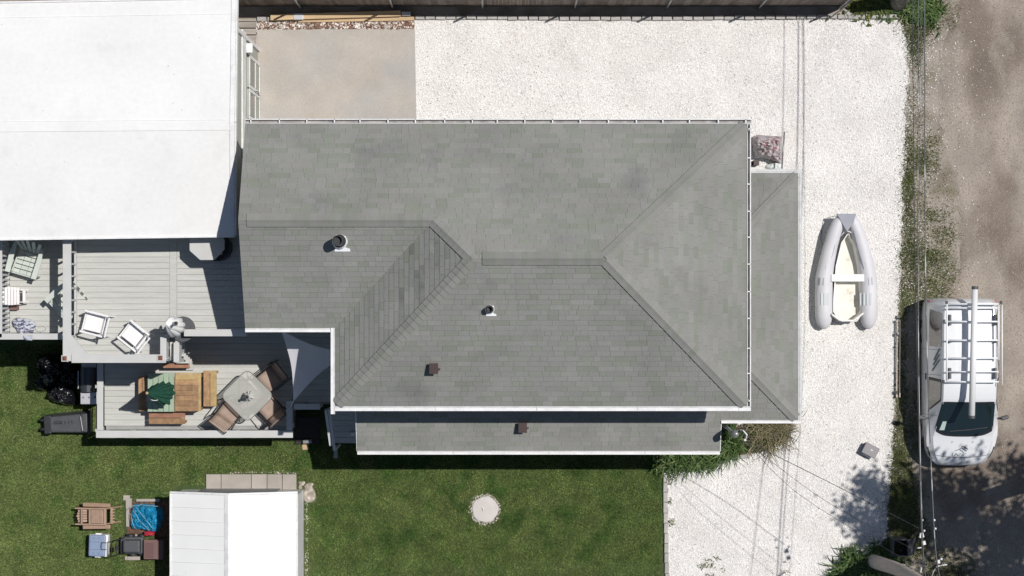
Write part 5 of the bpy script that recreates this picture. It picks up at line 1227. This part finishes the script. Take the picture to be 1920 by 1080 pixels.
for sd_ in (-1, 1):
    b = MB(); b.bar(S(4.36, 2.3, sd_) + Vector((sd_ * .012, 0, 0)), S(4.36, 3.2, sd_) + Vector((sd_ * .008, 0, 0)), .08, .02); b.build('tail_light', M['red'], van)
    b = MB(); b.bar(S(2.30, 2.85, sd_) + Vector((sd_ * .015, 0, 0)), S(2.46, 2.85, sd_) + Vector((sd_ * .015, 0, 0)), .03, .025); b.build('door_handle', M['dgrey'], van)
# roof ribs
b = MB()
for k in range(-3, 4): b.bar((vx + k * .12, vy0 + 2.5, 1.7985 - abs(k) * .0011), (vx + k * .12, vy0 + 3.0, 1.8085 - abs(k) * .0011), .05, .004); b.bar((vx + k * .12, vy0 + 3.0, 1.8085 - abs(k) * .0011), (vx + k * .12, vy0 + 3.85, 1.7995 - abs(k) * .0011), .05, .004)
b.build('roof_rib', M['paint'], van)
# sticker behind the windshield
b = MB(); q0 = S(.98, 6.9, -1); q1 = S(1.24, 6.9, -1); b.mesh([S(.98, 6.35, -1) + Vector((0, 0, .013)), S(.98, 6.8, -1) + Vector((0, 0, .013)), S(1.22, 6.8, -1) + Vector((0, 0, .013)), S(1.22, 6.45, -1) + Vector((0, 0, .013))], [(0, 1, 2, 3)]); b.build('paper_sheet', M['paper'], van)
# bonnet emblem and lettering
b = MB(); hz = lambda X_, Y_: P(X_, Y_, .93)
def hood(X_, Y_):
    p = P(X_, Y_, .93); d = p.y - vy0; z = prof(max(.05, d))[8][1]; return Vector((p.x, p.y, z + .010))
for pts in (((1791, 845.5), (1799, 842.5), (1808.5, 849.5)), ((1799.3, 842), (1802.5, 839.5), (1812.5, 846)), ((1802.7, 839), (1806, 836.2), (1815.5, 842.7))):
    pp = [hood(*q) for q in pts]
    for a, c_ in zip(pp[:-1], pp[1:]): b.bar(a, c_, .016, .004)
b.build('emblem', M['logo'], van)
fc = bpy.data.curves.new('lettering', 'FONT'); fc.body = 'TAMP'; fc.size = .155; fc.extrude = .002; fc.space_character = 1.05; fc.align_x = 'CENTER'
ft = bpy.data.objects.new('tmp_text', fc); COL.objects.link(ft); bpy.context.view_layer.update()
fme = bpy.data.meshes.new_from_object(ft.evaluated_get(bpy.context.evaluated_depsgraph_get())); bpy.data.objects.remove(ft)
fme.materials.clear(); fme.materials.append(M['logo'])
fo = bpy.data.objects.new('lettering', fme); COL.objects.link(fo); fo.parent = van; q = hood(1798, 855.5); fo.location = q - origin(van) + Vector((0, 0, .006)); fo.rotation_euler = (R(8), 0, 0)
# ladder rack and tube, things resting on the van
rk = thing('ladder_rack', 'aluminium ladder rack of cross rungs on the van roof', 'rack', (vx, vy0 + 2.8, 1.9))
zr = 1.97
for Y_ in (570, 577.5, 603, 638, 671.5, 697, 716):
    a, c_ = P(1777, Y_, zr), P(1872, Y_, zr); b = MB(); b.tube([(a.x, a.y, zr), (c_.x, c_.y, zr)], .022 if Y_ not in (697,) else .017, 8); b.build('rung', M['alu'], rk, smooth=True)
for X_, Y0, Y1, r in ((1775, 568, 716, .022), (1872, 572, 675, .022), (1878.5, 572, 722, .016)):
    a, c_ = P(X_, Y0, zr), P(X_, Y1, zr); b = MB(); b.tube([(a.x, a.y, zr + .02), (c_.x, c_.y, zr + .02)], r, 8); b.build('side_rail', M['alu'], rk, smooth=True)
for X_ in (1781, 1866):
    for Y_ in (600, 640, 700):
        a = P(X_, Y_, 1.85); b = MB(); b.box((a.x, a.y, 1.86), (.05, .28 if Y_ != 640 else .08, .10)); b.build('foot', M['dgrey'], rk)
for X_, Y_ in ((1775, 567), (1877, 567), (1770, 602), (1769, 715)):
    a = P(X_, Y_, 2.0); b = MB(); b.box((a.x, a.y, 1.99), (.06, .08, .06)); b.build('end_plug', M['black'], rk, bevel=.01)
b = MB(); a, c_ = P(1828, 541, 2.15), P(1823, 781, 2.15); b.tube([(a.x, a.y, 2.14), (c_.x, c_.y, 2.10)], .078, 20); pt_ = tag(b.build('conduit_tube', M['pvc'], smooth=True), 'long white tube strapped over the van ladder rack', 'tube')
b = MB(); b.tube([(a.x, a.y + .06, 2.14), (a.x, a.y - .02, 2.14)], .084, 20); b.tube([(c_.x, c_.y + .02, 2.10), (c_.x, c_.y - .05, 2.10)], .084, 20); b.build('end_cap', M['dgrey'], pt_)

# ------------------------------------------------------------------ overhead cables, pole, small things
cables = [
 ('black overhead cable closest to the shell yard', (1711.5, -700, 5.25), (1711, 0, 5.2), (1717, 560, 5.7), (1727, 985, 6.7), (1732, 1090, 7.1), .009, M['cableb']),
 ('grey overhead cable running just beside the black one', (1720, -700, 5.05), (1722, 0, 4.6), (1721, 560, 4.9), (1729, 985, 5.6), (1737, 1090, 5.9), .010, M['cable']),
 ('thicker banded overhead cable passing over the van edge', (1733, -700, 5.2), (1733.5, 0, 5.05), (1736, 560, 5.4), (1751, 985, 6.15), (1764, 1090, 6.5), .014, M['cable']),
 ('thin pale overhead cable between the grey and banded cables', (1727, -700, 4.9), (1727, 0, 4.75), (1722.5, 560, 4.6), (1728, 985, 5.2), (1744, 1090, 5.7), .006, M['cable']),
]
def smooth_path(pts, n=10):
    out = []
    for i in range(len(pts) - 1):
        p0 = pts[max(i - 1, 0)]; p1 = pts[i]; p2 = pts[i + 1]; p3 = pts[min(i + 2, len(pts) - 1)]
        for k in range(n):
            t = k / n; out.append(.5 * ((2 * p1) + (p2 - p0) * t + (2 * p0 - 5 * p1 + 4 * p2 - p3) * t * t + (3 * p1 - p0 - 3 * p2 + p3) * t ** 3))
    out.append(pts[-1]); return out
for lab, *pts, r, m in cables:
    b = MB(); b.tube(smooth_path([P(*q) for q in pts]), r, 6); tag(b.build('overhead_cable', m, smooth=True), lab, 'cable', 'overhead cables along the lane')
mast_w = mt + Vector((.24, -.15, -.02))
for lab, via, end, r in (('upper service wire from the house mast to the pole', (1560, 907, 4.6), (1722, 990, 5.4), .008), ('middle service wire from the house mast to the pole', (1540, 934, 4.55), (1712, 1030, 5.4), .005), ('lowest service wire from the house mast to the pole', (1500, 928, 4.5), (1700, 1052, 5.4), .005)):
    b = MB(); b.tube(smooth_path([mast_w, P(*via), P(*end)]), r, 6); tag(b.build('service_wire', M['cableb'], smooth=True), lab, 'wire', 'service wires to the house')
sp_t = thing('splice_cluster', 'silver splice boxes clamped on the inner overhead cables', 'cable fitting', P(1730, 1000, 5.4))
for k, (X_, Y_, w, l) in enumerate(((1732, 1018, .09, .10), (1730, 1003, .05, .12), (1726, 1004, .05, .12), (1733, 995, .04, .05), (1730, 975, .03, .04), (1724, 1027, .10, .03), (1727, 1068, .03, .14))):
    b = MB(); c = P(X_, Y_, 5.42); b.box(c, (w, l, .05), R(random.uniform(-15, 15))); b.build('fitting', M['splice'], sp_t, bevel=.008)
sp2 = thing('cable_clamp', 'silver clamp and looped lead on the banded overhead cable', 'cable fitting', P(1760, 1055, 5.7))
for X_, Y_, w, l in ((1760, 1053, .06, .09), (1765, 1048, .05, .05), (1771, 1059, .12, .03), (1752, 975, .04, .05), (1754, 991, .04, .05)):
    b = MB(); c = P(X_, Y_, 6.3); b.box(c, (w, l, .05), R(random.uniform(-15, 15))); b.build('fitting', M['splice'], sp2, bevel=.008)
b = MB(); b.tube([P(1766, 1060, 6.3), P(1757, 1062, 6.3), P(1750, 1072, 6.3), P(1747, 1082, 6.3)], .012, 6); b.build('lead', M['splice'], sp2, smooth=True)
pole = thing('utility_pole', 'weathered tan utility pole rising from the strappy plants', 'utility pole', P(1638, 1052))
pp = [P(1634, 1051, .0), P(1652, 1057, .9), P(1682, 1067, 2.2), P(1712, 1083, 3.6), P(1752, 1110, 5.4), P(1800, 1160, 7.6)]
b = MB(); b.tube(smooth_path(pp, 6), [.19 - .0016 * i for i in range(31)], 20); b.build('shaft', M['pole'], pole, smooth=True)
b = MB(); q = pp[-1]; b.bar(q + Vector((-1.1, 0, -.25)), q + Vector((1.1, 0, -.25)), .1, .12); b.build('cross_arm', M['pole'], pole)
cb = thing('open_bin', 'open black square bin in the shade beside the pole', 'bin', P(1690, 1028))
a, c_ = P(1675, 1012, .6), P(1703, 1043, .6); w, l = c_.x - a.x, a.y - c_.y; cx_, cy_ = (a.x + c_.x) / 2, (a.y + c_.y) / 2
b = MB()
for s in (-1, 1): b.box((cx_ + s * w / 2, cy_, .30), (.03, l, .6)); b.box((cx_, cy_ + s * l / 2, .30), (w - .03, .03, .6))
b.box((cx_, cy_, .03), (w - .03, l - .03, .05)); b.build('body', M['dgrey'], cb)
b = MB(); b.mesh([(cx_ + w / 2, cy_ - l / 2, .6), (cx_ + w / 2, cy_ + l / 2, .6), (cx_ + w / 2 + .30, cy_ + l / 2, .12), (cx_ + w / 2 + .30, cy_ - l / 2, .12)], [(0, 3, 2, 1)]); o = b.build('lid', M['dgrey'], cb); sm = o.modifiers.new('s', 'SOLIDIFY'); sm.thickness = .02
b = MB(); c = P(1688, 1030); b.box((c.x, c.y, .08), (.08, .06, .04)); b.build('label_plate', M['ribd'], cb)
gb = thing('grey_tote', 'grey plastic tote with lid tilted on the white shells', 'tote', (*P(1629, 843)[:2], 0), R(-28))
b = MB(); b.box((0, 0, .12), (.36, .28, .22)); b.build('body', M['dgrey'], gb, world=False, bevel=.03)
b = MB(); b.box((0, 0, .245), (.40, .31, .04)); b.build('lid', M['boxg'], gb, world=False, bevel=.015)
b = MB(); b.box((.02, .02, .268), (.05, .03, .004)); b.build('sticker', M['trim'], gb, world=False)
b = MB(); b.box((-.02, -.17, .18), (.22, .03, .03)); b.build('handle', M['ribd'], gb, world=False)
# floral cover on a pole
fl = thing('floral_cover', 'crumpled grey and pink floral cover over a frame by the house', 'cover', P(1438, 280))
b = MB(); oc = [(1409, 257), (1420, 253), (1466, 256), (1467, 280), (1465, 308), (1447, 301), (1430, 296), (1416, 297), (1411, 280)]
cx_, cy_ = 1440, 278; rings = []; nr = 12; dense = []
for i in range(len(oc)):
    a, c_ = oc[i], oc[(i + 1) % len(oc)]
    for k in range(6): dense.append((a[0] + (c_[0] - a[0]) * k / 6, a[1] + (c_[1] - a[1]) * k / 6))
nt_ = len(dense); vs = []
for i in range(nr + 1):
    r = i / nr
    for X_, Y_ in dense:
        x_, y_ = cx_ + (X_ - cx_) * r, cy_ + (Y_ - cy_) * r
        z = .50 * (1 - r ** 5) + .10 * noise.fractal(Vector((x_ * .11, y_ * .11, 1)), 1., 2., 4) + .09 * (1 - abs(noise.noise(Vector((x_ * .10, y_ * .14, 5)))) * 3) * (1 - r ** 3)
        vs.append(P(x_, y_, max(z, .02)))
b.mesh(vs, [(i * nt_ + k, (i + 1) * nt_ + k, (i + 1) * nt_ + (k + 1) % nt_, i * nt_ + (k + 1) % nt_) for i in range(nr) for k in range(nt_)], .5); b.build('cloth', M['floral'], fl)
b = MB(); b.tube([P(1471, 247, .5), P(1466, 316, .5)], .02, 8); b.build('frame_pole', M['gmetal'], fl, smooth=True)
b = MB(); c = P(1452, 312); crumple(b, c, .24, .12, .14, 0, 4, .3, 8, 24, 2.5, 3); tag(b.build('white_sack', mat('white_sack', (.66, .69, .68), .6)), 'white sack lying below the floral cover', 'sack')
# low rail by the verge
lf = thing('low_rail_fence', 'short low wooden rail fence on the verge beside the van', 'fence', P(1686, 670))
for dx_ in (0, 6):
    b = MB(); b.bar(P(1682 + dx_, 600, .12 + .01 * dx_), P(1681 + dx_, 745, .10 + .01 * dx_), .025, .03); b.build('rail', M['pole'], lf)
for Y_ in (602, 650, 698, 744):
    b = MB(); b.bar(P(1681.5, Y_, 0), P(1681.5, Y_, .16), .04, .04); b.build('post', M['pole'], lf)
b = MB()
c = P(1681, 8); b.tube([c, c + Vector((.06, .15, .7)), c + Vector((.1, .3, 1.6)), c + Vector((.15, .5, 3.0))], [.24, .2, .18, .15], 14); tr_o = thing('bare_trunk', 'grey bare trunk at the top edge beside the bushes', 'tree', c)
b.build('trunk', M['stump'], tr_o, smooth=True)
b = MB(); b.tube([P(1548, 40, .03), P(1575, 20, .5), P(1597, 0, 1.2)], .018, 6); tag(b.build('guy_wire', M['gmetal'], smooth=True), 'slanting grey guy rod at the fence end', 'rod')

# ------------------------------------------------------------------ plants
def strappy(pts_c, n, ln, wd, name, label, m, cat='plant', spread=.12, lean=(.35, 1.25), up=.6, grp=None, sd=0, z0=0.0):
    r = np.random.default_rng(sd + 100); Q = []; V = []
    for i in range(n):
        a = r.uniform(0, 2 * np.pi); c = np.array([pts_c.x + r.normal(0, spread), pts_c.y + r.normal(0, spread), z0]); L_ = ln * r.uniform(.55, 1.2); w = wd * r.uniform(.7, 1.3); l0 = r.uniform(*lean) * .5
        d = np.array([np.cos(a), np.sin(a), 0]); sd_ = np.array([-np.sin(a), np.cos(a), 0]); p = c.copy(); ang = l0; ns = 5; prev = None; v = r.random(); dr = r.uniform(.15, .42)
        for k in range(ns + 1):
            ww = w * (1 - (k / ns) ** 2) * .5 + .001; cur = (p - sd_ * ww, p + sd_ * ww)
            if prev is not None: Q.append([prev[0], prev[1], cur[1], cur[0]]); V.append(v)
            prev = cur; p = p + (d * np.sin(ang) + np.array([0, 0, 1]) * np.cos(ang)) * L_ / ns; p[2] = max(p[2], .01); ang += dr
    o = np_mesh(name, np.array(Q), 4, V, m, None, None)
    o.data.transform(Matrix.Translation(-Vector((pts_c.x, pts_c.y, 0)))); o.location = (pts_c.x, pts_c.y, 0)
    return tag(o, label, cat, grp)
G1 = 'green strappy plants along the lower eave'
labs = ['green strappy plant at the lawn corner under the eave', 'green strappy plant second from the lawn corner', 'green strappy plant midway along the lower eave', 'green strappy plant right of the midway clump', 'green strappy plant just left of the roof end', 'tall green strappy plant beside the lean-to roof end', 'green strappy plant below the cable mast']
for k, (X_, Y_, ln, n_) in enumerate(((1246, 866, .42, 90), (1266, 862, .62, 150), (1292, 862, .55, 150), (1312, 860, .5, 130), (1334, 857, .45, 130), (1366, 835, .62, 190), (1362, 815, .6, 150))):
    strappy(P(X_, Y_), n_, ln, .035, 'strappy_plant', labs[k], M['leafy'], sd=k, grp=G1, spread=.13)
strappy(P(1438, 808), 700, .62, .016, 'ornamental_grass', 'dry brown ornamental grass clump below the east eave', M['straw'], 'plant', .22, (.3, 1.6), sd=30)
strappy(P(1462, 800), 320, .50, .016, 'ornamental_grass', 'thinner dry grass clump nearest the shells', M['straw'], 'plant', .16, (.3, 1.6), sd=31)
sheet('planting_bed', pxpoly([(1238, 846), (1352, 846), (1352, 795), (1478, 795), (1455, 832), (1420, 850), (1400, 855), (1330, 866), (1262, 880), (1240, 884)], 1.5, 8, 4), .014, M['mulch'])
tag(blades(verge_pts(900, [(1395, 835, 26, 16, .7), (1420, 842, 14, 8, .6)]), .12, .03, M['weed'], 'bed_seedlings'), 'scrappy seedlings and dead leaves in the planting bed', 'weeds')
be = thing('bed_edging', 'three grey pavers curving round the planting bed', 'edging', P(1380, 858))
for X_, Y_, a in ((1377, 858, 5), (1396, 855.5, 6), (1345, 864, 10)): piece('paver', blockmesh('paver', .26, .11, .07, M['paver']), P(X_, Y_), be, R(a))
for k, (X_, Y_, ln, n_, lab) in enumerate(((1600, 1062, .60, 330, 'broad leaved strappy clump left of the utility pole'), (1622, 1078, .55, 260, 'strappy clump at the bottom edge beneath the pole'), (1652, 1040, .42, 170, 'strappy clump between the pole and black bin'), (1578, 1080, .45, 160, 'outermost strappy clump on the shells at the bottom edge'), (1672, 1052, .34, 120, 'small strappy clump right under the leaning pole'))):
    strappy(P(X_, Y_), n_, ln, .045, 'strappy_plant', lab, M['leafy'], sd=60 + k, grp='strappy plants around the utility pole', spread=.16)
for k, (X_, Y_, ln, n_, lab, m_) in enumerate(((1612, 2, .45, 220, 'yellow green bush nearest the fence end', M['yleafy']), (1636, 4, .42, 220, 'middle yellow green bush at the top edge', M['yleafy']), (1658, 8, .40, 200, 'low bush left of the bare trunk', M['leafy']), (1712, 12, .45, 240, 'green bush under the cables at the top edge', M['leafy']), (1738, 18, .42, 220, 'green bush right of the cables beside the lane', M['leafy']))):
    strappy(P(X_, Y_), n_ * 2, ln * .62, .045, 'low_bush', lab, m_, 'bush', .18, (.3, 1.4), sd=80 + k, grp='bushes at the top edge')
def reg_t(n):
    X = rng.uniform(1598, 1690, n); Y = rng.uniform(10, 28, n); return np.stack([(X - 960) / PX, (540 - Y) / PX], 1)
tag(chips(500, reg_t, .05, mat('leaf_litter', (.35, .28, .16), .9, var=.4, vcol2=(.6, .55, .45), vlo=.6, vhi=.8), 'leaf_litter', .006, .03), 'dry leaf litter and shells below the yellow bushes', 'leaf litter')

# trees beyond the frame whose shade falls on the lane
def tree(label, base, h, crown_c, rad, nclump, nleaf, sd, sg=.42):
    r = np.random.default_rng(sd); t = thing('shade_tree', label, 'tree', base); b = MB(); bs = Vector(base); cc = Vector(crown_c)
    b.tube([bs, bs + Vector((.1, 0, h * .3)), cc - Vector((0, 0, rad[2] * .5))], [.28, .22, .14], 12)
    cl = []
    for i in range(nclump):
        d = r.normal(size=3); d /= np.linalg.norm(d); q = cc + Vector((d[0] * rad[0], d[1] * rad[1], d[2] * rad[2])) * (r.uniform(.25, 1.) ** .6); cl.append(q)
        if i % 3 == 0: s = bs.lerp(cc, .62); b.tube([s, s.lerp(q, .5) + Vector((0, 0, .2)), q], [.09, .05, .02], 6)
    b.build('trunk', M['stump'], t, smooth=True)
    c = np.array([list(cl[k]) for k in r.integers(0, nclump, nleaf)]); p = c + r.normal(0, 1, (nleaf, 3)) * np.array([sg, sg, sg * .67]) * r.uniform(.5, 1.3, (nleaf, 1))
    u = r.normal(size=(nleaf, 3)); u /= np.linalg.norm(u, axis=1)[:, None]; w = np.cross(u, r.normal(size=(nleaf, 3))); w /= np.linalg.norm(w, axis=1)[:, None]
    s = r.uniform(.06, .12, nleaf)[:, None]
    Q = np.stack([p - u * s, p + w * s * .5, p + u * s, p - w * s * .5], 1)
    np_mesh('crown', Q, 4, r.random(nleaf), M['leafy'], t, None)
tree('large leafy tree at the lane side beyond the lower right corner', (18.3, -6.8, 0), 9, (17.0, -5.8, 9.6), (3.0, 3.5, 1.5), 38, 23000, 1)
tree('spreading leafy tree beside the lane shading the lower shell yard', (15.2, -4.6, 0), 9, (13.95, -4.55, 9.6), (.85, 1.8, .4), 12, 2000, 3, .24)
tree('second leafy tree south of the lane corner', (16.5, -13.5, 0), 9, (15.0, -11.6, 9.3), (2.6, 2.6, 1.6), 34, 17000, 2)
